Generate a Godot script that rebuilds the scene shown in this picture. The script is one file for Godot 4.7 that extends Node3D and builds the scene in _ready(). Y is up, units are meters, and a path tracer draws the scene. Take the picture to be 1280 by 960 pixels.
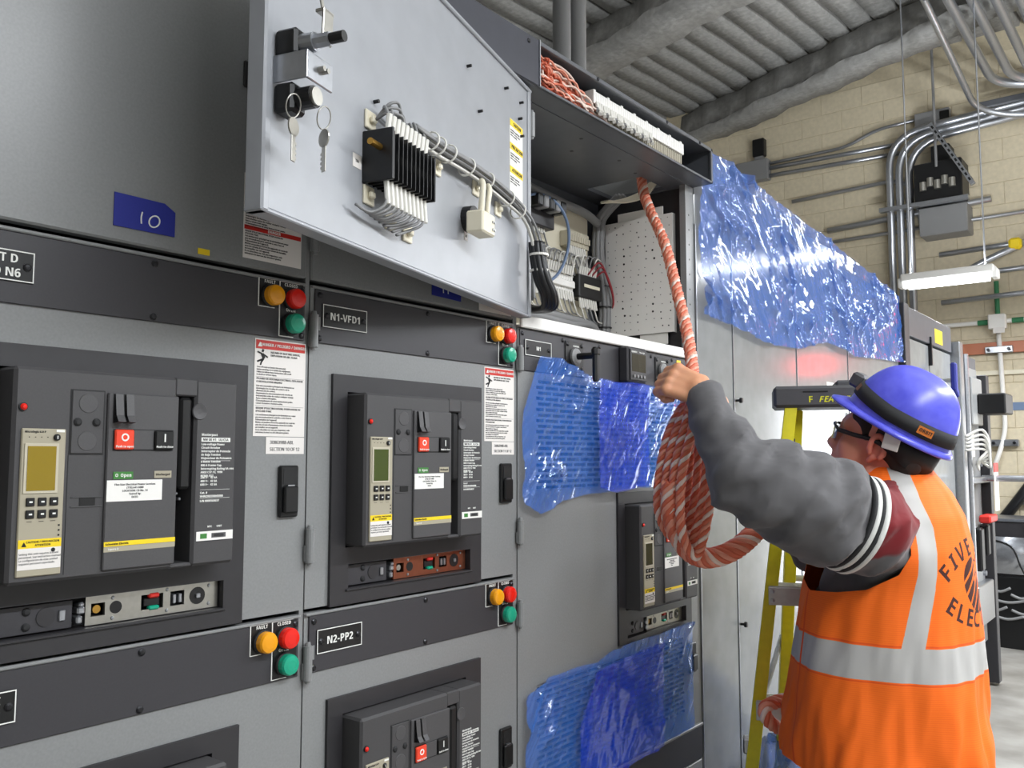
extends Node3D

var M := {}
var used := {}
var box_cache := {}
var txt_cache := {}
var font_bold: SystemFont
var font_plain: SystemFont
var rng := RandomNumberGenerator.new()

# ---------------------------------------------------------------- nodes
func numbered(called: String) -> String:
	var n: int = used.get(called, 0)
	used[called] = n + 1
	return called if n == 0 else "%s_%03d" % [called, n]

func tag(o: Node, label: String, category: String, group := "") -> void:
	o.set_meta("label", label)
	o.set_meta("category", category)
	if group != "":
		o.set_meta("group", group)

func thing(called: String, label: String, category: String, at := Vector3.ZERO, turn := 0.0, group := "") -> Node3D:
	var o := Node3D.new()
	o.name = numbered(called)
	add_child(o, true)
	o.position = at
	o.rotation.y = turn
	tag(o, label, category, group)
	return o

func put(parent: Node, called: String, mesh: Mesh, m: Material, at := Vector3.ZERO) -> MeshInstance3D:
	var o := MeshInstance3D.new()
	o.name = numbered(called) if parent == self else called
	o.mesh = mesh
	o.material_override = m
	parent.add_child(o, true)
	o.position = at
	return o

func struct(called: String, mesh: Mesh, m: Material, at := Vector3.ZERO) -> MeshInstance3D:
	var o := put(self, called, mesh, m, at)
	o.set_meta("kind", "structure")
	return o

func one(called: String, mesh: Mesh, m: Material, at: Vector3, label: String, category: String, group := "") -> MeshInstance3D:
	var o := put(self, called, mesh, m, at)
	tag(o, label, category, group)
	return o

func copy_of(o: Node3D, at: Vector3, label: String) -> Node3D:
	var base: String = o.name
	var c: Node3D = o.duplicate()
	c.name = numbered(base)
	add_child(c, true)
	c.position = at
	c.set_meta("label", label)
	return c

# ---------------------------------------------------------------- mesh tools
func tool(smooth := false) -> SurfaceTool:
	var st := SurfaceTool.new()
	st.begin(Mesh.PRIMITIVE_TRIANGLES)
	st.set_smooth_group(0 if smooth else -1)
	return st

func done(st: SurfaceTool) -> ArrayMesh:
	st.generate_normals()
	return st.commit()

func tri(st: SurfaceTool, a: Vector3, b: Vector3, c: Vector3) -> void:
	st.add_vertex(a); st.add_vertex(b); st.add_vertex(c)

func quad(st: SurfaceTool, a: Vector3, b: Vector3, c: Vector3, d: Vector3) -> void:
	tri(st, a, b, c)
	tri(st, a, c, d)

# outward-facing quad: orders itself so that its front looks away from c0
func oquad(st: SurfaceTool, c0: Vector3, a: Vector3, b: Vector3, c: Vector3, d: Vector3) -> void:
	var n := (b - a).cross(c - a)
	if n.dot((a + b + c + d) * 0.25 - c0) > 0:
		quad(st, a, d, c, b)
	else:
		quad(st, a, b, c, d)

func otri(st: SurfaceTool, c0: Vector3, a: Vector3, b: Vector3, c: Vector3) -> void:
	var n := (b - a).cross(c - a)
	if n.dot((a + b + c) / 3.0 - c0) > 0:
		tri(st, a, c, b)
	else:
		tri(st, a, b, c)

func bx(st: SurfaceTool, c: Vector3, s: Vector3, bev := 0.0, basis := Basis.IDENTITY) -> void:
	var h := s * 0.5
	var b := minf(bev, minf(h.x, minf(h.y, h.z)) * 0.6)
	var p := func(x: float, y: float, z: float) -> Vector3: return c + basis * Vector3(x, y, z)
	if b <= 0.0:
		for k in 3:
			for sg in [-1.0, 1.0]:
				var q := []
				for t in [[-1, -1], [1, -1], [1, 1], [-1, 1]]:
					var v := Vector3.ZERO
					v[k] = sg * h[k]
					v[(k + 1) % 3] = t[0] * h[(k + 1) % 3]
					v[(k + 2) % 3] = t[1] * h[(k + 2) % 3]
					q.append(p.call(v.x, v.y, v.z))
				oquad(st, c, q[0], q[1], q[2], q[3])
		return
	for k in 3:
		var k1 := (k + 1) % 3
		var k2 := (k + 2) % 3
		for sg in [-1.0, 1.0]:
			var q := []
			for t in [[-1, -1], [1, -1], [1, 1], [-1, 1]]:
				var v := Vector3.ZERO
				v[k] = sg * h[k]
				v[k1] = t[0] * (h[k1] - b)
				v[k2] = t[1] * (h[k2] - b)
				q.append(p.call(v.x, v.y, v.z))
			oquad(st, c, q[0], q[1], q[2], q[3])
			for sg2 in [-1.0, 1.0]:
				var e := []
				for t in [[0, -1], [0, 1], [1, 1], [1, -1]]:
					var v := Vector3.ZERO
					v[k] = sg * (h[k] - (0.0 if t[0] == 0 else b))
					v[k1] = sg2 * (h[k1] - (b if t[0] == 0 else 0.0))
					v[k2] = t[1] * (h[k2] - b)
					e.append(p.call(v.x, v.y, v.z))
				oquad(st, c, e[0], e[1], e[2], e[3])
	for sx in [-1.0, 1.0]:
		for sy in [-1.0, 1.0]:
			for sz in [-1.0, 1.0]:
				otri(st, c, p.call(sx * h.x, sy * (h.y - b), sz * (h.z - b)), p.call(sx * (h.x - b), sy * h.y, sz * (h.z - b)), p.call(sx * (h.x - b), sy * (h.y - b), sz * h.z))

func box_mesh(s: Vector3, bev := 0.0) -> ArrayMesh:
	var key := "%.4f %.4f %.4f %.4f" % [s.x, s.y, s.z, bev]
	if not box_cache.has(key):
		var st := tool()
		bx(st, Vector3.ZERO, s, bev)
		box_cache[key] = done(st)
	return box_cache[key]

# box given by its low and high corners, in the parent's frame
func slab(parent: Node, called: String, m: Material, lo: Vector3, hi: Vector3, bev := 0.0) -> MeshInstance3D:
	return put(parent, called, box_mesh(hi - lo, bev), m, (lo + hi) * 0.5)

func bar(st: SurfaceTool, lo: Vector3, hi: Vector3, bev := 0.0) -> void:
	bx(st, (lo + hi) * 0.5, hi - lo, bev)

func frame_of(d: Vector3) -> Basis:
	var z := d.normalized()
	var x := Vector3.UP.cross(z)
	if x.length() < 0.05:
		x = Vector3.RIGHT.cross(z)
	x = x.normalized()
	return Basis(x, z.cross(x), z)

func cyl(st: SurfaceTool, a: Vector3, b: Vector3, ra: float, rb := -1.0, n := 14, caps := true) -> void:
	if rb < 0:
		rb = ra
	var f := frame_of(b - a)
	var mid := (a + b) * 0.5
	for i in n:
		var t0 := TAU * i / n
		var t1 := TAU * (i + 1) / n
		var u0: Vector3 = f.x * cos(t0) + f.y * sin(t0)
		var u1: Vector3 = f.x * cos(t1) + f.y * sin(t1)
		oquad(st, mid, a + u0 * ra, a + u1 * ra, b + u1 * rb, b + u0 * rb)
		if caps:
			otri(st, mid, a, a + u0 * ra, a + u1 * ra)
			otri(st, mid, b, b + u0 * rb, b + u1 * rb)

func cyl_mesh(d: Vector3, r: float, n := 16, r2 := -1.0) -> ArrayMesh:
	var key := "c %s %.4f %d %.4f" % [d, r, n, r2]
	if not box_cache.has(key):
		var st := tool()
		cyl(st, Vector3.ZERO, d, r, r2, n)
		box_cache[key] = done(st)
	return box_cache[key]

# smooth path through points
func curve(pts: Array, steps := 6) -> PackedVector3Array:
	var out := PackedVector3Array()
	for i in pts.size() - 1:
		var p0: Vector3 = pts[maxi(i - 1, 0)]
		var p1: Vector3 = pts[i]
		var p2: Vector3 = pts[i + 1]
		var p3: Vector3 = pts[mini(i + 2, pts.size() - 1)]
		for k in steps:
			out.append(p1.cubic_interpolate(p2, p0, p3, float(k) / steps))
	out.append(pts[-1])
	return out

func tube(st: SurfaceTool, path: PackedVector3Array, r: float, n := 8, caps := true) -> void:
	var rings := []
	var up := Vector3.ZERO
	for i in path.size():
		var d: Vector3 = (path[mini(i + 1, path.size() - 1)] - path[maxi(i - 1, 0)]).normalized()
		if i == 0:
			up = frame_of(d).x
		up = (up - d * up.dot(d)).normalized()
		var sd := d.cross(up)
		var ring := []
		for k in n:
			var t := TAU * k / n
			ring.append(path[i] + (up * cos(t) + sd * sin(t)) * r)
		rings.append(ring)
	for i in path.size() - 1:
		var mid: Vector3 = (path[i] + path[i + 1]) * 0.5
		for k in n:
			oquad(st, mid, rings[i][k], rings[i][(k + 1) % n], rings[i + 1][(k + 1) % n], rings[i + 1][k])
	if caps:
		for e in [0, path.size() - 1]:
			var inner: Vector3 = path[1] if e == 0 else path[path.size() - 2]
			for k in n:
				otri(st, inner, path[e], rings[e][k], rings[e][(k + 1) % n])

func tube_mesh(pts: Array, r: float, n := 8, steps := 6) -> ArrayMesh:
	var st := tool(true)
	tube(st, curve(pts, steps), r, n)
	st.index()
	st.generate_normals()
	return st.commit()

# straight runs joined by round bends
func bent(pts: Array, rad: float) -> PackedVector3Array:
	var out := PackedVector3Array([pts[0]])
	for i in range(1, pts.size() - 1):
		var p: Vector3 = pts[i]
		var a: Vector3 = (pts[i - 1] - p)
		var b: Vector3 = (pts[i + 1] - p)
		var r := minf(rad, minf(a.length(), b.length()) * 0.49)
		var pa := p + a.normalized() * r
		var pb := p + b.normalized() * r
		for k in 9:
			var t := k / 8.0
			out.append(pa.lerp(p, t).lerp(p.lerp(pb, t), t))
	out.append(pts[-1])
	return out

func pipe_mesh(pts: Array, rad: float, r: float, n := 12) -> ArrayMesh:
	var st := tool(true)
	tube(st, bent(pts, rad), r, n)
	return done(st)

# profile of (radius, along) turned round an axis
func lathe(st: SurfaceTool, at: Vector3, axis: Vector3, prof: Array, n := 20) -> void:
	var f := frame_of(axis)
	for i in prof.size() - 1:
		var p: Vector2 = prof[i]
		var q: Vector2 = prof[i + 1]
		for k in n:
			var t0 := TAU * k / n
			var t1 := TAU * (k + 1) / n
			var u0: Vector3 = f.x * cos(t0) + f.y * sin(t0)
			var u1: Vector3 = f.x * cos(t1) + f.y * sin(t1)
			var a := at + f.z * p.y
			var b := at + f.z * q.y
			quad(st, a + u0 * p.x, b + u0 * q.x, b + u1 * q.x, a + u1 * p.x)

func lathe_mesh(axis: Vector3, prof: Array, n := 20) -> ArrayMesh:
	var st := tool(false)
	lathe(st, Vector3.ZERO, axis, prof, n)
	return done(st)

# flat plate with rectangular holes, front at z1, back at z0; rects are [x0,y0,x1,y1]
func holed(st: SurfaceTool, r: Array, holes: Array, z0: float, z1: float) -> void:
	var xs := [r[0], r[2]]
	var ys := [r[1], r[3]]
	for h in holes:
		xs.append(h[0]); xs.append(h[2]); ys.append(h[1]); ys.append(h[3])
	xs.sort()
	ys.sort()
	var mid := Vector3(0, 0, (z0 + z1) * 0.5)
	for i in xs.size() - 1:
		for j in ys.size() - 1:
			if xs[i + 1] - xs[i] < 1e-6 or ys[j + 1] - ys[j] < 1e-6:
				continue
			var c := Vector2((xs[i] + xs[i + 1]) * 0.5, (ys[j] + ys[j + 1]) * 0.5)
			var open := false
			for h in holes:
				if c.x > h[0] and c.x < h[2] and c.y > h[1] and c.y < h[3]:
					open = true
			if open:
				continue
			var a := Vector3(xs[i], ys[j], z1)
			var b := Vector3(xs[i + 1], ys[j], z1)
			var d := Vector3(xs[i + 1], ys[j + 1], z1)
			var e := Vector3(xs[i], ys[j + 1], z1)
			var dz := Vector3(0, 0, z0 - z1)
			var m := Vector3(c.x, c.y, mid.z)
			oquad(st, m, a, b, d, e)
			oquad(st, m, a + dz, b + dz, d + dz, e + dz)
	var rims := holes.duplicate()
	rims.append(r)
	for h in rims:
		var m := Vector3((h[0] + h[2]) * 0.5, (h[1] + h[3]) * 0.5, mid.z)
		var cs := [Vector2(h[0], h[1]), Vector2(h[2], h[1]), Vector2(h[2], h[3]), Vector2(h[0], h[3])]
		for k in 4:
			var p: Vector2 = cs[k]
			var q: Vector2 = cs[(k + 1) % 4]
			oquad(st, m, Vector3(p.x, p.y, z0), Vector3(q.x, q.y, z0), Vector3(q.x, q.y, z1), Vector3(p.x, p.y, z1))

func text_mesh(s: String, cap: float, bold := true, align := 1, depth := 0.0004) -> TextMesh:
	var key := "%s|%.5f|%s|%d" % [s, cap, bold, align]
	if not txt_cache.has(key):
		var t := TextMesh.new()
		t.font = font_bold if bold else font_plain
		t.font_size = 32
		t.pixel_size = cap / (32 * 0.72)
		t.depth = depth
		t.curve_step = 3.0
		t.text = s
		t.horizontal_alignment = align as HorizontalAlignment
		t.vertical_alignment = VERTICAL_ALIGNMENT_CENTER
		txt_cache[key] = t
	return txt_cache[key]

func letters(parent: Node, s: String, cap: float, m: Material, at: Vector3, bold := true, align := 1) -> MeshInstance3D:
	return put(parent, "lettering", text_mesh(s, cap, bold, align), m, at)

# ---------------------------------------------------------------- materials
func mat(c: Color, rough := 0.5, metal := 0.0) -> StandardMaterial3D:
	var m := StandardMaterial3D.new()
	m.albedo_color = c
	m.roughness = rough
	m.metallic = metal
	return m

func noise_tex(sz: int, freq: float, lo: Color, hi: Color, seed_: int, octaves := 4, kind := FastNoiseLite.TYPE_SIMPLEX_SMOOTH) -> ImageTexture:
	var n := FastNoiseLite.new()
	n.seed = seed_
	n.frequency = freq
	n.noise_type = kind
	n.fractal_octaves = octaves
	var im := n.get_seamless_image(sz, sz)
	im.convert(Image.FORMAT_RGB8)
	for y in sz:
		for x in sz:
			im.set_pixel(x, y, lo.lerp(hi, im.get_pixel(x, y).r))
	return ImageTexture.create_from_image(im)

func grain(m: StandardMaterial3D, tex: Texture2D, scale: float, height := 0.0, bump: Texture2D = null) -> StandardMaterial3D:
	m.uv1_triplanar = true
	m.uv1_world_triplanar = true
	m.uv1_scale = Vector3.ONE * scale
	if tex:
		m.albedo_texture = tex
	if height != 0.0:
		m.heightmap_enabled = true
		m.heightmap_texture = bump if bump else tex
		m.heightmap_scale = height
	return m

func make_materials() -> void:
	font_bold = SystemFont.new()
	font_bold.font_names = PackedStringArray(["Droid Sans"])
	font_bold.font_weight = 700
	font_plain = SystemFont.new()
	font_plain.font_names = PackedStringArray(["Droid Sans"])
	var soft := noise_tex(256, 0.02, Color(0.93, 0.93, 0.93), Color(1, 1, 1), 3)
	var fine := noise_tex(256, 0.12, Color(0.93, 0.93, 0.93), Color(1, 1, 1), 5)
	var rough := noise_tex(256, 0.03, Color(0.78, 0.78, 0.78), Color(1, 1, 1), 9, 6)
	var blotch := noise_tex(256, 0.012, Color(0.72, 0.71, 0.69), Color(1, 1, 1), 11, 6)
	M.grey = grain(mat(Color(0.545, 0.55, 0.55), 0.34), fine, 6.0)
	M.panel = grain(mat(Color(0.575, 0.585, 0.59), 0.13), soft, 2.0)
	M.inner = grain(mat(Color(0.63, 0.64, 0.66), 0.34), soft, 2.0)
	M.charcoal = grain(mat(Color(0.225, 0.22, 0.235), 0.5), fine, 8.0)
	M.duct = grain(mat(Color(0.36, 0.37, 0.39), 0.35), soft, 3.0)
	M.duct_cover = grain(mat(Color(0.225, 0.23, 0.27), 0.3), soft, 3.0)
	M.frame = grain(mat(Color(0.19, 0.185, 0.195), 0.45), soft, 3.0)
	M.breaker = grain(mat(Color(0.275, 0.27, 0.275), 0.55), fine, 10.0)
	M.breaker_plate = grain(mat(Color(0.305, 0.30, 0.305), 0.5), fine, 10.0)
	M.black = mat(Color(0.06, 0.06, 0.065), 0.4)
	M.rubber = mat(Color(0.05, 0.05, 0.055), 0.6)
	M.groove = mat(Color(0.12, 0.12, 0.125), 0.7)
	M.white = mat(Color(0.93, 0.92, 0.90), 0.5)
	M.paper = mat(Color(0.90, 0.88, 0.86), 0.6)
	M.cream = mat(Color(0.90, 0.87, 0.78), 0.5)
	M.print = mat(Color(0.10, 0.10, 0.10), 0.7)
	M.print_grey = mat(Color(0.33, 0.33, 0.33), 0.7)
	M.print_white = mat(Color(0.93, 0.93, 0.91), 0.6)
	M.danger = mat(Color(0.78, 0.15, 0.11), 0.5)
	M.yellow = mat(Color(0.95, 0.82, 0.10), 0.5)
	M.steel = grain(mat(Color(0.72, 0.71, 0.68), 0.3, 0.9), soft, 12.0)
	M.rust_steel = grain(mat(Color(0.60, 0.36, 0.27), 0.32, 0.8), soft, 12.0)
	M.zinc = grain(mat(Color(0.72, 0.73, 0.75), 0.28, 0.85), soft, 8.0)
	M.brass = mat(Color(0.75, 0.58, 0.28), 0.3, 0.9)
	M.screw = mat(Color(0.2, 0.2, 0.21), 0.3, 0.7)
	M.lamp_amber = mat(Color(0.93, 0.62, 0.06), 0.25)
	M.lamp_red = mat(Color(0.90, 0.13, 0.08), 0.25)
	M.lamp_green = mat(Color(0.10, 0.63, 0.50), 0.25)
	M.trip = mat(Color(0.66, 0.63, 0.55), 0.45)
	M.trip_light = mat(Color(0.76, 0.73, 0.65), 0.45)
	M.screen_amber = mat(Color(0.56, 0.47, 0.09), 0.2)
	M.screen_green = mat(Color(0.24, 0.29, 0.07), 0.2)
	M.screen_dark = mat(Color(0.22, 0.21, 0.17), 0.2)
	M.open_red = mat(Color(0.93, 0.27, 0.16), 0.4)
	M.flag_green = mat(Color(0.24, 0.50, 0.22), 0.4)
	M.tape = grain(mat(Color(0.13, 0.17, 0.56), 0.6), fine, 14.0)
	M.wire_white = mat(Color(0.88, 0.87, 0.84), 0.5)
	M.wire_grey = mat(Color(0.52, 0.52, 0.52), 0.45)
	M.wire_black = mat(Color(0.09, 0.09, 0.10), 0.4)
	M.wire_blue = mat(Color(0.42, 0.50, 0.62), 0.4)
	M.wire_red = mat(Color(0.55, 0.12, 0.16), 0.45)
	M.copper_a = mat(Color(0.84, 0.42, 0.30), 0.5)
	M.copper_b = mat(Color(0.91, 0.60, 0.50), 0.5)
	M.copper_c = mat(Color(0.93, 0.84, 0.79), 0.5)
	M.block_paint = grain(mat(Color(0.86, 0.81, 0.70), 0.6), soft, 3.0, 0.25, fine)
	M.mortar = grain(mat(Color(0.80, 0.75, 0.64), 0.8), soft, 4.0)
	M.concrete = grain(mat(Color(0.66, 0.65, 0.63), 0.55), blotch, 0.7, 0.1, fine)
	M.spray = grain(mat(Color(0.66, 0.655, 0.64), 0.95), rough, 2.0, 1.6, rough)
	M.wall = grain(mat(Color(0.84, 0.835, 0.82), 0.7), soft, 1.0)
	M.ladder = grain(mat(Color(0.90, 0.86, 0.12), 0.4), soft, 7.0)
	M.aluminium = grain(mat(Color(0.80, 0.80, 0.79), 0.4, 0.6), soft, 9.0)
	M.cap = grain(mat(Color(0.30, 0.30, 0.31), 0.5), fine, 8.0)
	M.ladder_print = mat(Color(0.85, 0.85, 0.15), 0.5)
	M.bus_red = mat(Color(0.72, 0.43, 0.30), 0.4)
	M.green_tape = mat(Color(0.20, 0.48, 0.32), 0.6)
	M.film = mat(Color(0.17, 0.44, 0.82, 0.50), 0.06)
	M.film.transparency = BaseMaterial3D.TRANSPARENCY_ALPHA
	M.film.cull_mode = BaseMaterial3D.CULL_DISABLED
	M.film_deep = mat(Color(0.10, 0.25, 0.85, 0.46), 0.06)
	M.film_deep.transparency = BaseMaterial3D.TRANSPARENCY_ALPHA
	M.film_deep.cull_mode = BaseMaterial3D.CULL_DISABLED
	M.exit_glow = mat(Color(0.8, 0.05, 0.05), 0.5)
	M.exit_glow.emission_enabled = true
	M.exit_glow.emission = Color(1.0, 0.06, 0.08)
	M.exit_glow.emission_energy_multiplier = 3.6
	M.glow = mat(Color(1, 1, 1), 0.5)
	M.glow.emission_enabled = true
	M.glow.emission = Color(0.97, 0.98, 1.0)
	M.glow.emission_energy_multiplier = 9.0

# ---------------------------------------------------------------- light fittings
func tube_light(at: Vector3, length: float, turn: float, energy: float, up_share: float, label: String) -> void:
	var t := thing("fluorescent_light", label, "light", at, turn, "fluorescent strip lights hung over the gear aisle")
	slab(t, "housing", M.white, Vector3(-length / 2, 0.03, -0.06), Vector3(length / 2, 0.09, 0.06), 0.01)
	for s in [-0.03, 0.03]:
		put(t, "lamp_tube", cyl_mesh(Vector3(length - 0.08, 0, 0), 0.026, 14), M.glow, Vector3(-length / 2 + 0.04, 0.008, s))
	for s in [-1, 1]:
		slab(t, "end_cap", M.white, Vector3(s * length / 2 - 0.02, -0.01, -0.05), Vector3(s * length / 2 + 0.02, 0.06, 0.05), 0.006)
		put(t, "hanger_rod", cyl_mesh(Vector3(0, 5.2 - at.y - 0.09, 0), 0.006, 8), M.zinc, Vector3(s * length * 0.4, 0.09, 0))
	var a := AreaLight3D.new()
	a.name = "tube_glow"
	a.area_size = Vector2(length, 0.1)
	a.light_energy = energy
	a.light_color = Color(0.96, 0.98, 1.0)
	a.area_range = 30.0
	a.shadow_enabled = true
	t.add_child(a)
	a.rotation.x = -PI / 2
	a.position = Vector3(0, -0.022, 0)
	# the fitting is open above: as much light goes up to the deck
	var b := AreaLight3D.new()
	b.name = "tube_uplight"
	b.area_size = Vector2(length, 0.1)
	b.light_energy = energy * up_share
	b.light_color = a.light_color
	b.area_range = 30.0
	b.shadow_enabled = true
	t.add_child(b)
	b.rotation.x = PI / 2
	b.position = Vector3(0, 0.1, 0)


func _ready() -> void:
	rng.seed = 7
	var cam := Camera3D.new()
	cam.name = "camera"
	cam.fov = rad_to_deg(2.0 * atan(480.0 / 1097.0))
	add_child(cam)
	cam.position = Vector3(0, 1.5, 1.17)
	cam.rotation = Vector3(atan(91.0 / 1097.0), -deg_to_rad(90.0 - 38.1), 0)
	cam.current = true
	var we := WorldEnvironment.new()
	we.name = "world_environment"
	var env := Environment.new()
	env.background_mode = Environment.BG_COLOR
	env.background_color = Color(0.95, 0.97, 1.0)
	env.background_energy_multiplier = 8.0
	env.tonemap_mode = Environment.TONE_MAPPER_LINEAR
	env.tonemap_exposure = 1.36
	env.sdfgi_enabled = true
	env.ssao_enabled = true
	env.ssil_enabled = true
	we.environment = env
	add_child(we)
	make_materials()
	tube_light(Vector3(6.89, 2.76, -0.22), 0.62, PI / 2, 2.0, 1.0, "short glowing strip light hung before the cream block wall")
	tube_light(Vector3(6.2, 2.95, 1.75), 2.4, PI / 2, 9.5, 0.15, "long glowing strip light over the far end of the aisle")
	tube_light(Vector3(3.9, 3.05, 2.2), 2.4, 0.0, 7.5, 2.6, "long glowing strip light over the middle of the aisle")
	tube_light(Vector3(1.0, 3.05, 2.3), 2.4, 0.0, 7.0, 1.8, "long glowing strip light over the near end of the aisle")
	build_room()
	build_sections()
	build_open_door()
	build_compartment()
	build_film()
	build_far_gear()
	build_wall_fittings()
	build_ladder()
	build_person()
	build_rope()

# ---------------------------------------------------------------- room
func build_room() -> void:
	# the room is 13 m along the gear, 9 m across, deck at 5.3 m
	struct("floor", box_mesh(Vector3(13.4, 0.2, 9.2)), M.concrete, Vector3(2.3, -0.1, 0.6))
	# far wall of painted concrete block, with an open doorway to the yard beside the aisle
	var wall := Node3D.new()
	wall.name = "wall_end"
	wall.set_meta("kind", "structure")
	add_child(wall)
	var st := tool()
	bar(st, Vector3(8.7455, 0, -4.0), Vector3(8.95, 5.5, 1.3))
	bar(st, Vector3(8.7455, 2.12, 1.3), Vector3(8.95, 5.5, 2.2))
	bar(st, Vector3(8.7455, 0, 2.2), Vector3(8.95, 5.5, 5.2))
	put(wall, "backing", done(st), M.mortar)
	var full := box_mesh(Vector3(0.02, 0.1965, 0.3975), 0.003)
	var half := box_mesh(Vector3(0.02, 0.1965, 0.1975), 0.003)
	for row in 26:
		var y := 0.05 + row * 0.2
		if y < 0.75:
			continue
		var z := -3.3 + (0.2 if row % 2 else 0.0)
		while z < 0.35:
			put(wall, "block", full, M.block_paint, Vector3(8.75 - 0.001 * ((row * 7 + int(z * 5)) % 3), y, z))
			z += 0.4
	var ex := thing("exit_sign", "red glowing sign over the open doorway", "sign", Vector3(8.70, 2.4, 1.82))
	slab(ex, "sign_housing", M.white, Vector3(-0.02, -0.1, -0.17), Vector3(0.04, 0.12, 0.17), 0.006)
	slab(ex, "sign_face", M.exit_glow, Vector3(-0.024, -0.06, -0.12), Vector3(-0.02, 0.08, 0.12))
	var red := OmniLight3D.new()
	red.name = "sign_light"
	red.light_color = Color(1.0, 0.06, 0.08)
	red.light_energy = 0.08
	red.light_size = 0.1
	red.omni_range = 20.0
	red.shadow_enabled = true
	ex.add_child(red)
	red.position = Vector3(-0.08, 0.0, 0.0)
	struct("wall_left", box_mesh(Vector3(0.2, 5.5, 9.2)), M.wall, Vector3(-4.3, 2.75, 0.6))
	struct("wall_back", box_mesh(Vector3(13.4, 5.5, 0.2)), M.wall, Vector3(2.3, 2.75, -4.0))
	struct("wall_front", box_mesh(Vector3(13.4, 5.5, 0.2)), M.wall, Vector3(2.3, 2.75, 5.2))
	# sprayed ribbed deck with two sprayed beams
	var deck := struct("ceiling", box_mesh(Vector3(13.4, 0.2, 9.2)), M.spray, Vector3(2.3, 5.52, 0.6))
	var turn := -deg_to_rad(5.0)
	for i in 24:
		var zc := -4.4 + i * 0.235
		var rib := tool(true)
		var dirx := Vector3(cos(turn), 0, -sin(turn))
		var nrm := Vector3(sin(turn), 0, cos(turn))
		var c := Vector3(7.0, 5.34, zc)
		# trapezoid rib section
		var sec := [Vector2(-0.112, 0.09), Vector2(-0.096, 0.0), Vector2(0.096, 0.0), Vector2(0.112, 0.09)]
		for seg in 48:
			var x0 := -3.0 + seg * 0.1
			var x1 := x0 + 0.1
			for k in 3:
				var a: Vector2 = sec[k]
				var b: Vector2 = sec[k + 1]
				var w := func(x: float, q: Vector2) -> Vector3:
					var j := sin(x * 4.0 + i * 3.1) * 0.005 + sin(x * 11.0 + i) * 0.002
					return c + dirx * x + nrm * (q.x + j) + Vector3.UP * (q.y + j * 0.6)
				var p0: Vector3 = w.call(x0, a)
				var p1: Vector3 = w.call(x1, a)
				var p2: Vector3 = w.call(x1, b)
				var p3: Vector3 = w.call(x0, b)
				oquad(rib, Vector3(p0.x, 5.5, p0.z), p0, p1, p2, p3)
		rib.index()
		var o := put(deck, "deck_rib", done(rib), M.spray)
		o.position = -deck.position
	beam(Vector3(6.75, 4.98, -3.9), Vector3(5.15, 4.98, 1.4), 0.42, "trim_1")
	beam(Vector3(9.05, 4.96, -3.9), Vector3(6.95, 4.96, 1.4), 0.30, "trim_2")

func beam(a: Vector3, b: Vector3, wide: float, called: String) -> void:
	var st := tool(true)
	var d := (b - a).normalized()
	var s := d.cross(Vector3.UP).normalized()
	var n := 60
	var sec := [Vector2(-0.5, 0.0), Vector2(0.5, 0.0), Vector2(0.5, 0.07), Vector2(0.16, 0.12), Vector2(0.16, 0.36), Vector2(-0.16, 0.36), Vector2(-0.16, 0.12), Vector2(-0.5, 0.07)]
	for i in n:
		for k in sec.size():
			var w := func(ii: int, q: Vector2) -> Vector3:
				var t := float(ii) / n
				var j := sin(ii * 1.7 + q.x * 9.0) * 0.008 + sin(ii * 0.61 + q.y * 20.0) * 0.010
				return a.lerp(b, t) + s * (q.x * wide + j) + Vector3.UP * (q.y + j * 0.7)
			var q0: Vector2 = sec[k]
			var q1: Vector2 = sec[(k + 1) % sec.size()]
			var mid: Vector3 = a.lerp(b, (i + 0.5) / n) + Vector3.UP * 0.15
			oquad(st, mid, w.call(i, q0), w.call(i + 1, q0), w.call(i + 1, q1), w.call(i, q1))
	st.index()
	st.generate_normals()
	struct(called, st.commit(), M.spray)

# ---------------------------------------------------------------- switchgear front
const TOP_Y := 1.79       # top line of the upper breaker compartments
const LOW_Y := 1.245      # top line of the next compartments down

func screw_head() -> ArrayMesh:
	if not box_cache.has("screw"):
		box_cache["screw"] = lathe_mesh(Vector3(0, 0, 1), [Vector2(0.0052, 0), Vector2(0.0052, 0.0012), Vector2(0.003, 0.0028), Vector2(0.0, 0.003)], 12)
	return box_cache["screw"]

func lamp_lens() -> ArrayMesh:
	if not box_cache.has("lens"):
		box_cache["lens"] = lathe_mesh(Vector3(0, 0, 1), [Vector2(0.0165, 0), Vector2(0.0165, 0.013), Vector2(0.0145, 0.0165), Vector2(0.008, 0.018), Vector2(0.0, 0.0183)], 24)
		box_cache["bezel"] = lathe_mesh(Vector3(0, 0, 1), [Vector2(0.0185, 0), Vector2(0.0185, 0.005), Vector2(0.016, 0.007)], 24)
	return box_cache["lens"]

func hinge_mesh(len_: float) -> ArrayMesh:
	var key := "hinge%.3f" % len_
	if not box_cache.has(key):
		var st := tool(false)
		cyl(st, Vector3(0, 0, 0.006), Vector3(0, -len_, 0.006), 0.0075, -1, 14)
		cyl(st, Vector3(0, 0.006, 0.006), Vector3(0, 0.0, 0.006), 0.004, 0.005, 10)
		cyl(st, Vector3(0, -len_, 0.006), Vector3(0, -len_ - 0.005, 0.006), 0.005, 0.004, 10)
		bar(st, Vector3(0.0, -len_ * 0.45, 0.0), Vector3(0.016, -0.002, 0.003))
		bar(st, Vector3(-0.008, -len_ + 0.002, 0.0), Vector3(0.0, -len_ * 0.5, 0.003))
		box_cache[key] = done(st)
	return box_cache[key]

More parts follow.
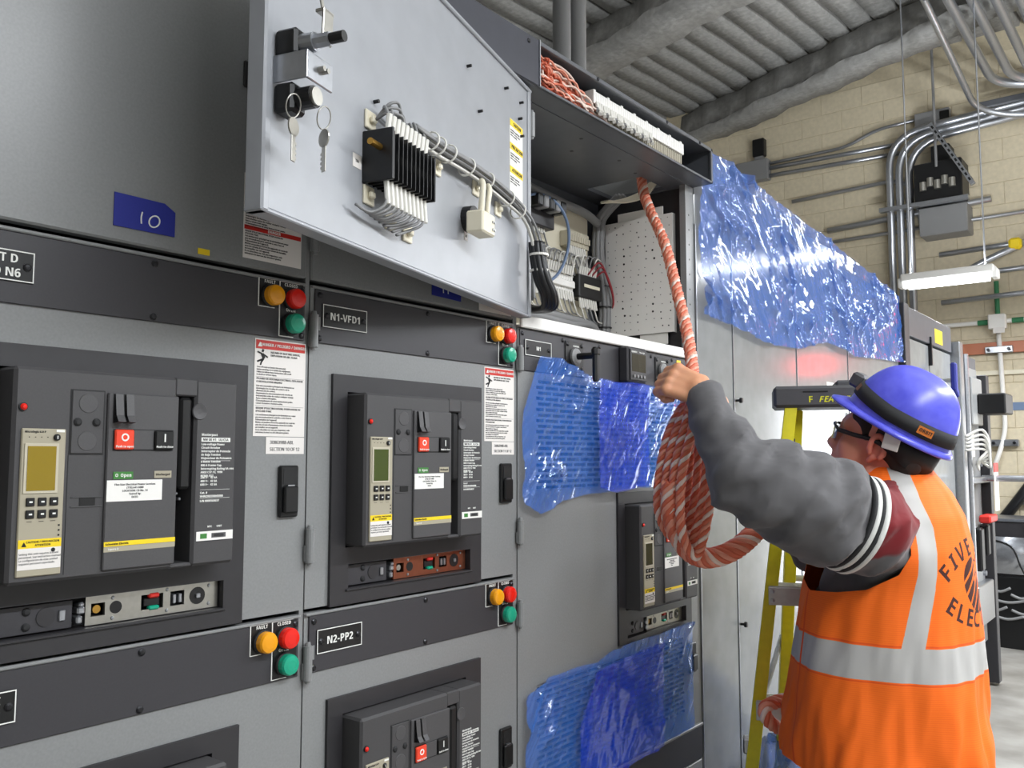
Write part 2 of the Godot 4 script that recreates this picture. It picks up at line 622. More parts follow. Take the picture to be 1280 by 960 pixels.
# shape in Droid strokes for the falling figure on warning labels
func shock_symbol(parent: Node, at: Vector3, s: float) -> void:
	var st := tool()
	var seg := func(a: Vector2, b: Vector2, w: float) -> void:
		var d := (b - a)
		var an := d.angle()
		bx(st, Vector3((a.x + b.x) * 0.5 * s, (a.y + b.y) * 0.5 * s, 0), Vector3(d.length() * s, w * s, 0.0006), 0.0, Basis(Vector3.BACK, an))
	seg.call(Vector2(-0.35, 0.3), Vector2(0.0, 0.18), 0.09)
	seg.call(Vector2(0.0, 0.2), Vector2(0.12, -0.1), 0.2)
	seg.call(Vector2(0.05, 0.18), Vector2(0.4, 0.0), 0.09)
	seg.call(Vector2(0.1, -0.1), Vector2(-0.05, -0.28), 0.12)
	seg.call(Vector2(-0.05, -0.28), Vector2(-0.12, -0.5), 0.09)
	seg.call(Vector2(0.08, -0.12), Vector2(-0.36, -0.3), 0.11)
	seg.call(Vector2(-0.02, 0.42), Vector2(0.1, 0.36), 0.17)
	put(parent, "shock_symbol", done(st), M.print, at)

const DANGER_EN := "HAZARD OF ELECTRIC SHOCK,\nEXPLOSION OR ARC FLASH"
const DANGER_TEXT := "Turn off main or feeder disconnect(s)\nbefore working on or inside this equipment.\nFailure to follow these instructions will result\nin death or serious injury."
const DANGER_ES := "PELIGRO DE DESCARGA ELECTRICA, EXPLOSION\nO DESTELLO POR ARQUEO"
const DANGER_ES2 := "Esta desconectadora principal o de derivacion no\ndesenergiza los circuitos de control o de la\nalimentacion de control.\nDesenergice las desconectadoras de circuito de\ninstrumentos antes de realizar cualquier trabajo\nfuera o dentro del equipo.\nEl incumplimiento de estas instrucciones podra\ncausar la muerte o lesiones serias."
const DANGER_FR := "RISQUE D'ELECTROCUTION, D'EXPLOSION OU\nD'ECLAIR D'ARC"
const DANGER_FR2 := "Cet sectionneur principal ou de derivation ne coupe\npas necessairement le controle a cote d'eux ni\nl'alimentation de l'appareil.\nMettez en position d'arret les appareils de controle\navec les circuits d'instruments avant de travailler\nou travailler sur cet appareil.\nSi ces directives ne sont pas respectees, cela\nentrainera la mort ou des blessures graves."

func danger_label(parent: Node, x0: float, y1: float, section_text: String) -> void:
	var w := 0.1
	var z := 0.0008
	slab(parent, "danger_label", M.paper, Vector3(x0, y1 - 0.155, 0), Vector3(x0 + w, y1, z))
	slab(parent, "danger_band", M.danger, Vector3(x0 + 0.002, y1 - 0.016, z), Vector3(x0 + w - 0.002, y1 - 0.002, z + 0.0004))
	letters(parent, "DANGER / PELIGRO / DANGER", 0.0046, M.print_white, Vector3(x0 + w * 0.55, y1 - 0.009, z + 0.0008))
	var t := tool()
	tri(t, Vector3(-0.004, -0.0035, 0), Vector3(0, 0.004, 0), Vector3(0.004, -0.0035, 0))
	put(parent, "warning_triangle", done(t), M.print_white, Vector3(x0 + 0.009, y1 - 0.009, z + 0.0009))
	shock_symbol(parent, Vector3(x0 + 0.014, y1 - 0.029, z + 0.0004), 0.026)
	var ls := [[DANGER_EN, 0.0030, x0 + 0.03, y1 - 0.023, true], [DANGER_TEXT, 0.0024, x0 + 0.004, y1 - 0.051, false], [DANGER_ES, 0.0029, x0 + 0.004, y1 - 0.066, true], [DANGER_ES2, 0.0024, x0 + 0.004, y1 - 0.089, false], [DANGER_FR, 0.0029, x0 + 0.004, y1 - 0.113, true], [DANGER_FR2, 0.0024, x0 + 0.004, y1 - 0.135, false]]
	for l in ls:
		letters(parent, l[0], l[1], M.print, Vector3(l[2], l[3], z + 0.0002), l[4], 0)
	for yy in [0.0605, 0.1065]:
		slab(parent, "rule", M.print_grey, Vector3(x0 + 0.003, y1 - yy - 0.0004, z), Vector3(x0 + w - 0.003, y1 - yy, z + 0.0002))
	# the section number label under it
	slab(parent, "section_label", M.paper, Vector3(x0 + 0.025, y1 - 0.183, 0), Vector3(x0 + w, y1 - 0.156, z))
	letters(parent, "30863988-ABL", 0.0052, M.print_grey, Vector3(x0 + 0.032, y1 - 0.1645, z + 0.0004), false, 0)
	letters(parent, section_text, 0.0052, M.print_grey, Vector3(x0 + 0.032, y1 - 0.1755, z + 0.0004), false, 0)

func nameplate(parent: Node, x0: float, x1: float, y0: float, y1: float, z: float, text: String, cap: float, inset := -1.0) -> void:
	slab(parent, "nameplate", M.black, Vector3(x0, y0, z), Vector3(x1, y1, z + 0.002), 0.0008)
	var st := tool()
	holed(st, [x0 + 0.0005, y0 + 0.0005, x1 - 0.0005, y1 - 0.0005], [[x0 + 0.0019, y0 + 0.0019, x1 - 0.0019, y1 - 0.0019]], z + 0.002, z + 0.0026)
	put(parent, "nameplate_border", done(st), M.print_white)
	if inset > 0.0:
		letters(parent, text, cap, M.print_white, Vector3(x1 - inset, (y0 + y1) * 0.5, z + 0.0026), true, 2)
	else:
		letters(parent, text, cap, M.print_white, Vector3((x0 + x1) * 0.5, (y0 + y1) * 0.5, z + 0.0026))
	for s in [x0 + 0.009, x1 - 0.009]:
		put(parent, "screw", screw_head(), M.screw, Vector3(s, (y0 + y1) * 0.5, z + 0.002))

func pilot_lamps(parent: Node, z: float) -> void:
	lamp_lens()
	var spots := [[0.488, -0.032, M.lamp_amber, "FAULT"], [0.53, -0.032, M.lamp_red, "CLOSED"], [0.53, -0.073, M.lamp_green, "OPEN"]]
	for s in spots:
		put(parent, "lamp_bezel", box_cache["bezel"], M.groove, Vector3(s[0], s[1], z))
		put(parent, "indicator_lamp", lamp_lens(), s[2], Vector3(s[0], s[1], z + 0.003))
		letters(parent, s[3], 0.0052, M.print_white, Vector3(s[0] - 0.002, s[1] + 0.0225, z + 0.0012))
	slab(parent, "legend_plate", M.black, Vector3(0.466, -0.05, z), Vector3(0.5045, -0.0055, z + 0.0008))
	slab(parent, "legend_plate", M.black, Vector3(0.5065, -0.094, z), Vector3(0.553, -0.0055, z + 0.0008))
	var st := tool()
	bar(st, Vector3(0.4645, -0.051, z), Vector3(0.466, -0.0045, z + 0.0012))
	bar(st, Vector3(0.466, -0.0512, z), Vector3(0.496, -0.05, z + 0.0012))
	bar(st, Vector3(0.466, -0.0055, z), Vector3(0.496, -0.0044, z + 0.0012))
	bar(st, Vector3(0.505, -0.095, z), Vector3(0.5065, -0.0045, z + 0.0012))
	bar(st, Vector3(0.5065, -0.0952, z), Vector3(0.534, -0.094, z + 0.0012))
	bar(st, Vector3(0.5065, -0.0055, z), Vector3(0.546, -0.0044, z + 0.0012))
	put(parent, "legend_border", done(st), M.print_white)

func latch_handle(parent: Node, x0: float, y0: float) -> void:
	# black paddle latch: dished housing with a folding paddle
	slab(parent, "latch_housing", M.black, Vector3(x0, y0 - 0.083, 0), Vector3(x0 + 0.037, y0, 0.008), 0.006)
	slab(parent, "latch_recess", M.rubber, Vector3(x0 + 0.006, y0 - 0.03, 0.008), Vector3(x0 + 0.031, y0 - 0.006, 0.0085))
	slab(parent, "latch_paddle", M.black, Vector3(x0 + 0.005, y0 - 0.076, 0.008), Vector3(x0 + 0.032, y0 - 0.033, 0.015), 0.004)
	slab(parent, "lock_slot", M.zinc, Vector3(x0 + 0.012, y0 - 0.033, 0.0085), Vector3(x0 + 0.025, y0 - 0.031, 0.0125))

const ESC := [0.054, -0.5415, 0.448, -0.148]
const HOLE_BREAKER := [0.0865, -0.4455, 0.4025, -0.1775]
const HOLE_RACK := [0.094, -0.515, 0.414, -0.474]

func breaker_door(sec: Node3D, w: float, ytop: float, plate: Array, section_text: String, rusty: bool) -> MeshInstance3D:
	var st := tool()
	holed(st, [0.006, -0.539, w - 0.004, -0.001], [[ESC[0] + 0.004, -0.535, ESC[2] - 0.004, ESC[3] - 0.004]], -0.02, 0.0)
	var door := put(sec, "breaker_door", done(st), M.grey, Vector3(0, ytop, 0))
	# turned lip along the top of the door
	slab(door, "door_lip", M.grey, Vector3(0.006, -0.006, 0.0), Vector3(w - 0.004, -0.001, 0.005), 0.002)
	slab(door, "name_panel", M.charcoal, Vector3(0.014, -0.098, 0.0), Vector3(0.558, -0.0065, 0.0032), 0.0025)
	for p in [[0.024, -0.016], [0.024, -0.09], [0.289, -0.014], [0.289, -0.091], [0.551, -0.014], [0.551, -0.09]]:
		put(door, "screw", screw_head(), M.screw, Vector3(p[0], p[1], 0.0032))
	if plate.size():
		nameplate(door, plate[0], plate[1], -0.07, -0.03, 0.0032, plate[2], plate[3], plate[4] if plate.size() > 4 else -1.0)
	pilot_lamps(door, 0.0032)
	if section_text != "":
		danger_label(door, 0.463, -0.1025, section_text)
	latch_handle(door, 0.512, -0.304)
	for yy in [-0.052, -0.408]:
		put(door, "hinge", hinge_mesh(0.055), M.grey, Vector3(0.0085, yy, 0.002))
	# dark escutcheon round the breaker and the racking slot
	var es := tool()
	holed(es, ESC, [HOLE_BREAKER, HOLE_RACK], -0.03, 0.006)
	put(door, "escutcheon", done(es), M.frame)
	slab(door, "escutcheon_lip", M.frame, Vector3(0.088, -0.519, 0.006), Vector3(0.417, -0.5155, 0.0095), 0.001)
	racking(door, rusty)
	return door

func racking(door: Node, rusty: bool) -> void:
	var m: Material = M.rust_steel if rusty else M.steel
	slab(door, "rack_backing", M.groove, Vector3(0.094, -0.515, -0.032), Vector3(0.414, -0.474, -0.03))
	slab(door, "rack_blank", M.charcoal, Vector3(0.096, -0.513, -0.03), Vector3(0.196, -0.477, -0.006), 0.001)
	for p in [[0.138, -0.485], [0.138, -0.504]]:
		put(door, "rack_screw", screw_head(), M.groove, Vector3(p[0], p[1], -0.006))
	put(door, "blank_disc", cyl_mesh(Vector3(0, 0, 0.001), 0.012, 18), M.frame, Vector3(0.162, -0.4945, -0.0058))
	slab(door, "rack_catch", M.zinc, Vector3(0.178, -0.502, -0.006), Vector3(0.186, -0.488, -0.003), 0.001)
	var st := tool()
	bar(st, Vector3(0.199, -0.509, -0.02), Vector3(0.207, -0.498, 0.0), 0.002)
	bar(st, Vector3(0.201, -0.497, -0.02), Vector3(0.211, -0.487, -0.002), 0.002)
	bar(st, Vector3(0.202, -0.487, -0.02), Vector3(0.209, -0.481, 0.0), 0.002)
	put(door, "rack_spring", done(st), M.zinc)
	# stamped plate with its openings
	var pl := tool()
	holed(pl, [0.213, -0.5135, 0.412, -0.4755], [[0.2205, -0.5025, 0.2395, -0.4855], [0.291, -0.5035, 0.324, -0.483], [0.335, -0.5035, 0.357, -0.483]], -0.012, -0.006)
	put(door, "racking_plate", done(pl), m)
	put(door, "key_lock", cyl_mesh(Vector3(0, 0, 0.012), 0.0055, 16), M.brass if not rusty else M.steel, Vector3(0.23, -0.494, -0.022))
	put(door, "crank_hole", cyl_mesh(Vector3(0, 0, 0.0006), 0.0085, 20), M.black, Vector3(0.2545, -0.494, -0.006))
	put(door, "crank_socket", lathe_mesh(Vector3(0, 0, 1), [Vector2(0.0125, 0), Vector2(0.0125, 0.0008), Vector2(0.004, 0.0008)], 20), M.black, Vector3(0.378, -0.4935, -0.006))
	slab(door, "crank_hex", M.zinc, Vector3(0.3745, -0.497, -0.0055), Vector3(0.3815, -0.490, -0.002), 0.0015)
	slab(door, "position_flag_red", M.danger, Vector3(0.302, -0.4885, -0.012), Vector3(0.318, -0.4815, -0.004), 0.002)
	slab(door, "position_flag_green", M.lamp_green, Vector3(0.302, -0.505, -0.012), Vector3(0.318, -0.499, -0.004), 0.002)
	slab(door, "position_window", M.black, Vector3(0.296, -0.4995, -0.016), Vector3(0.32, -0.4885, -0.008), 0.001)
	for p in [0.3385, 0.3475]:
		slab(door, "shutter_tab", M.zinc, Vector3(p, -0.5, -0.014), Vector3(p + 0.005, -0.487, -0.004), 0.001)
	for p in [[0.25, -0.481], [0.25, -0.508], [0.33, -0.4795], [0.33, -0.5085], [0.397, -0.481], [0.397, -0.507]]:
		put(door, "rivet", lathe_mesh(Vector3(0, 0, 1), [Vector2(0.0028, 0), Vector2(0.002, 0.0012), Vector2(0, 0.0016)], 8), M.zinc, Vector3(p[0], p[1], -0.006))

# ---------------------------------------------------------------- breaker
func make_breaker(at: Vector3, label: String, screen: Material) -> Node3D:
	var t := thing("circuit_breaker", label, "circuit breaker", at, 0.0, "drawout circuit breakers in the switchgear doors")
	var ox := -0.089
	var oy := 0.4435
	var F := 0.05
	var B := func(called: String, m: Material, x0: float, x1: float, y0: float, y1: float, z0: float, z1: float, bev: float, par: Node) -> MeshInstance3D:
		return slab(par, called, m, Vector3(x0 + ox, y0 + oy, z0), Vector3(x1 + ox, y1 + oy, z1), bev)
	var body := tool()
	# body with the deep slot beside the right column
	bx(body, Vector3(0.196 + ox, -0.3115 + oy, -0.025), Vector3(0.215, 0.263, 0.15), 0.004)
	bx(body, Vector3(0.3655 + ox, -0.3115 + oy, -0.025), Vector3(0.069, 0.263, 0.15), 0.004)
	bar(body, Vector3(0.30 + ox, -0.205 + oy, -0.10), Vector3(0.335 + ox, -0.18 + oy, 0.0495), 0.002)
	bar(body, Vector3(0.30 + ox, -0.443 + oy, -0.10), Vector3(0.335 + ox, -0.437 + oy, 0.047), 0.002)
	bar(body, Vector3(0.30 + ox, -0.44 + oy, -0.10), Vector3(0.335 + ox, -0.2 + oy, -0.01))
	put(t, "housing", done(body), M.breaker)
	B.call("slot_liner", M.black, 0.3045, 0.3305, -0.436, -0.206, -0.0095, 0.006, 0.0, t)
	# charging handle lying in the slot
	var h := B.call("charging_handle", M.black, 0.307, 0.326, -0.335, -0.207, 0.006, 0.05, 0.004, t) as MeshInstance3D
	h.position.z += 0.002
	for k in 2:
		B.call("slot_pin", M.zinc, 0.313 + k * 0.005, 0.317 + k * 0.005, -0.343 - k * 0.008, -0.339 - k * 0.008, 0.006, 0.035, 0.001, t)
	put(t, "finger_scoop", lathe_mesh(Vector3(0, 0, 1), [Vector2(0.012, 0.0), Vector2(0.011, 0.0015), Vector2(0.004, 0.0004), Vector2(0.0, 0.0003)], 18), M.breaker_plate, Vector3(0.338 + ox, -0.226 + oy, F))
	# reset button
	put(t, "reset_bezel", cyl_mesh(Vector3(0, 0, 0.002), 0.0052, 16), M.black, Vector3(0.0995 + ox, -0.2295 + oy, F))
	put(t, "reset_button", lathe_mesh(Vector3(0, 0, 1), [Vector2(0.004, 0), Vector2(0.004, 0.003), Vector2(0.002, 0.005), Vector2(0, 0.0053)], 14), M.lamp_red, Vector3(0.0995 + ox, -0.2295 + oy, F))
	# trip unit
	var tu := B.call("trip_unit", M.trip, 0.0985, 0.151, -0.434, -0.2555, F - 0.002, F + 0.003, 0.0012, t) as MeshInstance3D
	var tp := tu.position
	var S := func(called: String, m: Material, x0: float, x1: float, y0: float, y1: float, z1: float, bev: float) -> void:
		slab(tu, called, m, Vector3(x0 + ox, y0 + oy, F + 0.003) - tp, Vector3(x1 + ox, y1 + oy, F + z1) - tp, bev)
	S.call("screen_bezel", M.trip_light, 0.102, 0.1425, -0.3345, -0.2735, 0.0042, 0.0008)
	S.call("display_screen", screen, 0.1055, 0.1392, -0.331, -0.277, 0.0048, 0.0)
	for r in 2:
		for c in 3:
			S.call("key_button", M.black, 0.1062 + c * 0.0139, 0.1162 + c * 0.0139, -0.3495 - r * 0.0148, -0.3395 - r * 0.0148, 0.0052, 0.001)
			S.call("key_mark", M.print_white, 0.1095 + c * 0.0139, 0.1132 + c * 0.0139, -0.3455 - r * 0.0148, -0.3435 - r * 0.0148, 0.0056, 0.0)
			S.call("key_caption", M.print, 0.1082 + c * 0.0139, 0.114 + c * 0.0139, -0.3685, -0.368, 0.0034, 0.0)
	for c in 4:
		S.call("status_light", M.print, 0.1065 + c * 0.0073, 0.1075 + c * 0.0073, -0.2665, -0.2655, 0.0036, 0.0)
	S.call("maker_mark", M.print_white, 0.139, 0.149, -0.2595, -0.2565, 0.0034, 0.0)
	for c in 3:
		S.call("test_port", M.print, 0.1455, 0.1475, -0.375 - c * 0.006, -0.373 - c * 0.006, 0.0036, 0.0)
	put(tu, "selector_knob", lathe_mesh(Vector3(0, 0, 1), [Vector2(0.0042, 0), Vector2(0.0042, 0.002), Vector2(0.003, 0.003), Vector2(0, 0.003)], 16), M.black, Vector3(0.1395 + ox, -0.266 + oy, F + 0.003) - tp)
	S.call("knob_mark", M.print_white, 0.139, 0.14, -0.268, -0.264, 0.0064, 0.0)
	S.call("caution_band", M.yellow, 0.0995, 0.150, -0.4, -0.3895, 0.0036, 0.0)
	S.call("caution_label", M.paper, 0.0995, 0.150, -0.4255, -0.4, 0.0036, 0.0)
	letters(tu, "Micrologic 6.0 P", 0.0024, M.print, Vector3(0.1015 + ox, -0.2595 + oy, F + 0.0033) - tp, true, 0)
	letters(tu, "CAUTION / PRECAUCION\nATTENTION", 0.0024, M.print, Vector3(0.128 + ox, -0.3947 + oy, F + 0.0037) - tp)
	letters(tu, "Setting this unit requires trained\npersonnel. See instruction manual.\nLa configuracion de esta unidad\nrequiere personal capacitado.", 0.0021, M.print_grey, Vector3(0.1005 + ox, -0.4125 + oy, F + 0.0037) - tp, false, 0)
	var wt := tool()
	tri(wt, Vector3(-0.003, -0.0028, 0), Vector3(0, 0.003, 0), Vector3(0.003, -0.0028, 0))
	put(tu, "warning_triangle", done(wt), M.print, Vector3(0.106 + ox, -0.395 + oy, F + 0.0039) - tp)
	put(tu, "seal_dot", cyl_mesh(Vector3(0, 0, 0.0005), 0.0025, 12), M.print, Vector3(0.1405 + ox, -0.4035 + oy, F + 0.0036) - tp)
	# blank accessory cover
	var cv := B.call("accessory_cover", M.breaker, 0.1575, 0.1985, -0.286, -0.206, F - 0.001, F + 0.002, 0.001, t) as MeshInstance3D
	var cg := tool()
	holed(cg, [0.156 + ox, -0.2875 + oy, 0.2 + ox, -0.2045 + oy], [[0.1575 + ox, -0.286 + oy, 0.1985 + ox, -0.206 + oy]], F - 0.001, F + 0.0006)
	put(t, "cover_groove", done(cg), M.groove)
	for p in [0.165, 0.189]:
		put(cv, "screw", screw_head(), M.groove, Vector3(p + ox, -0.246 + oy, F + 0.002) - cv.position)
	for p in [-0.222, -0.27]:
		put(cv, "knockout", lathe_mesh(Vector3(0, 0, 1), [Vector2(0.0125, 0), Vector2(0.0118, 0.0007), Vector2(0.0, 0.0007)], 22), M.breaker_plate, Vector3(0.178 + ox, p + oy, F + 0.002) - cv.position)
	# lower blank column with its small latch window
	B.call("latch_rail", M.breaker_plate, 0.161, 0.2015, -0.3415, -0.3405, F, F + 0.0012, 0.0, t)
	B.call("latch_window", M.black, 0.172, 0.192, -0.3515, -0.342, F - 0.001, F + 0.0008, 0.0, t)
	B.call("latch_rail", M.breaker_plate, 0.161, 0.2015, -0.3535, -0.3522, F, F + 0.0012, 0.0, t)
	B.call("column_joint", M.groove, 0.1555, 0.1562, -0.436, -0.288, F - 0.001, F + 0.0005, 0.0, t)
	# control panel
	var cp := B.call("control_panel", M.breaker_plate, 0.203, 0.3035, -0.436, -0.2065, F - 0.002, F + 0.004, 0.0015, t) as MeshInstance3D
	var cpp := cp.position
	var Q := func(called: String, m: Material, x0: float, x1: float, y0: float, y1: float, z0: float, z1: float, bev: float) -> MeshInstance3D:
		return slab(cp, called, m, Vector3(x0 + ox, y0 + oy, F + z0) - cpp, Vector3(x1 + ox, y1 + oy, F + z1) - cpp, bev)
	Q.call("lever_recess", M.black, 0.2095, 0.2365, -0.246, -0.208, 0.004, 0.0046, 0.0)
	for k in 2:
		var lv := tool()
		var lx := 0.211 + k * 0.0145 + ox
		var pr := [Vector2(-0.208, 0.0046), Vector2(-0.208, 0.0065), Vector2(-0.222, 0.0085), Vector2(-0.236, 0.0105), Vector2(-0.2445, 0.0165), Vector2(-0.246, 0.0046)]
		for i in pr.size():
			var a: Vector2 = pr[i]
			var b: Vector2 = pr[(i + 1) % pr.size()]
			oquad(lv, Vector3(lx + 0.005, -0.232 + oy, F + 0.006) - cpp, Vector3(lx, a.x + oy, F + a.y) - cpp, Vector3(lx + 0.0105, a.x + oy, F + a.y) - cpp, Vector3(lx + 0.0105, b.x + oy, F + b.y) - cpp, Vector3(lx, b.x + oy, F + b.y) - cpp)
		put(cp, "lever", done(lv), M.breaker_plate)
	Q.call("button_well", M.groove, 0.2105, 0.2955, -0.282, -0.2535, 0.004, 0.0045, 0.0)
	Q.call("button_shelf", M.breaker_plate, 0.2385, 0.2665, -0.2805, -0.2545, 0.004, 0.0055, 0.0008)
	Q.call("open_button", M.open_red, 0.2115, 0.2375, -0.2805, -0.2545, 0.004, 0.009, 0.0015)
	Q.call("close_button", M.black, 0.2675, 0.2945, -0.2805, -0.2545, 0.004, 0.009, 0.0015)
	put(cp, "open_mark", lathe_mesh(Vector3(0, 0, 1), [Vector2(0.0032, 0), Vector2(0.0032, 0.0005), Vector2(0.0052, 0.0005), Vector2(0.0052, 0)], 20), M.print_white, Vector3(0.2245 + ox, -0.2645 + oy, F + 0.009) - cpp)
	Q.call("close_mark", M.print_white, 0.28, 0.282, -0.27, -0.259, 0.009, 0.0095, 0.0)
	letters(cp, "Push to open", 0.0028, M.print_white, Vector3(0.2245 + ox, -0.2765 + oy, F + 0.0092) - cpp)
	letters(cp, "Push to close", 0.0028, M.print_white, Vector3(0.281 + ox, -0.2765 + oy, F + 0.0092) - cpp)
	Q.call("state_flag", M.flag_green, 0.2125, 0.2395, -0.319, -0.3095, 0.004, 0.0048, 0.0)
	letters(cp, "O  Open", 0.0042, M.print_white, Vector3(0.226 + ox, -0.3142 + oy, F + 0.005) - cpp)
	Q.call("spring_flag", M.trip, 0.2695, 0.2945, -0.3185, -0.309, 0.004, 0.0048, 0.0)
	letters(cp, "Discharged", 0.0028, M.print, Vector3(0.282 + ox, -0.3138 + oy, F + 0.005) - cpp)
	Q.call("test_label", M.white, 0.2045, 0.2815, -0.348, -0.3205, 0.004, 0.0046, 0.0)
	letters(cp, "Five Star Electrical Power Services\n(718) 641-5000\nLOCATION: CB No. 14\nTested by:\nDATE:", 0.0025, M.print, Vector3(0.243 + ox, -0.3345 + oy, F + 0.0047) - cpp)
	Q.call("yellow_stripe", M.yellow, 0.2035, 0.303, -0.4055, -0.3995, 0.004, 0.0046, 0.0)
	Q.call("brown_stripe", M.trip, 0.2035, 0.303, -0.4125, -0.4058, 0.004, 0.0045, 0.0)
	letters(cp, "Schneider Electric", 0.0026, M.print, Vector3(0.2055 + ox, -0.4026 + oy, F + 0.0048) - cpp, true, 0)
	letters(cp, "Square D", 0.0024, M.print_white, Vector3(0.209 + ox, -0.4092 + oy, F + 0.0047) - cpp, true, 0)
	# rating column
	letters(t, "Masterpact", 0.0034, M.print_white, Vector3(0.342 + ox, -0.2585 + oy, F + 0.0002), true, 0)
	B.call("rating_bar", M.print_white, 0.342, 0.389, -0.2685, -0.2625, F, F + 0.0004, 0.0, t)
	letters(t, "NW 08 H1   UL/CSA", 0.0034, M.print, Vector3(0.344 + ox, -0.2655 + oy, F + 0.0005), true, 0)
	letters(t, "Low-voltage Power\nCircuit Breaker\nInterruptor de Potencia\nde Baja Tension\nDisjoncteur de Puissance\na Basse Tension", 0.0030, M.print_white, Vector3(0.342 + ox, -0.2845 + oy, F + 0.0002), true, 0)
	letters(t, "800 A Frame Cap.\nInterrupting Rating kA rms\nANSI C37.13, 1990\nNEMA SG3", 0.0030, M.print_white, Vector3(0.342 + ox, -0.3095 + oy, F + 0.0002), true, 0)
	letters(t, "240 V~   42 kA\n480 V~   42 kA\n600 V~   42 kA", 0.0030, M.print_white, Vector3(0.342 + ox, -0.3245 + oy, F + 0.0002), true, 0)
	letters(t, "Cat. #\nW4N2X0330045000", 0.0030, M.print_white, Vector3(0.342 + ox, -0.3435 + oy, F + 0.0002), true, 0)
	letters(t, "S/N 8000568637", 0.0030, M.print_white, Vector3(0.342 + ox, -0.3525 + oy, F + 0.0002), true, 0)
	for yy in [-0.2955, -0.3365, -0.3485]:
		B.call("rule", M.print_white, 0.342, 0.39, yy - 0.0004, yy, F, F + 0.0004, 0.0, t)
	letters(t, "MTC        UNIT", 0.0026, M.print_white, Vector3(0.367 + ox, -0.389 + oy, F + 0.0002))
	B.call("serial_label", M.white, 0.338, 0.397, -0.4085, -0.3955, F, F + 0.0006, 0.0, t)
	B.call("serial_mark", M.flag_green, 0.344, 0.3545, -0.4055, -0.3985, F + 0.0006, F + 0.001, 0.0, t)
	B.call("counter_window", M.print_grey, 0.362, 0.385, -0.405, -0.3985, F + 0.0006, F + 0.001, 0.0, t)
	letters(t, "000039", 0.0035, M.print, Vector3(0.3735 + ox, -0.4018 + oy, F + 0.0011))
	B.call("column_line", M.groove, 0.338, 0.397, -0.4095, -0.409, F, F + 0.0004, 0.0, t)
	return t

# ---------------------------------------------------------------- sections
func carcass(sec: Node3D, w: float, y1: float) -> void:
	var st := tool()
	bar(st, Vector3(0.0, 0.0, -0.9), Vector3(0.002, y1, -0.021))
	bar(st, Vector3(w - 0.002, 0.0, -0.9), Vector3(w, y1, -0.021))
	bar(st, Vector3(0.002, 0.0, -0.9), Vector3(w - 0.002, y1, -0.88))
	bar(st, Vector3(0.002, y1 - 0.02, -0.88), Vector3(w - 0.002, y1, -0.021))
	bar(st, Vector3(0.002, 0.0, -0.88), Vector3(w - 0.002, 0.05, -0.021))
	bar(st, Vector3(0.0, 0.0, -0.021), Vector3(0.004, y1, -0.001))
	bar(st, Vector3(w - 0.004, 0.0, -0.021), Vector3(w, y1, -0.001))
	put(sec, "carcass", done(st), M.grey)

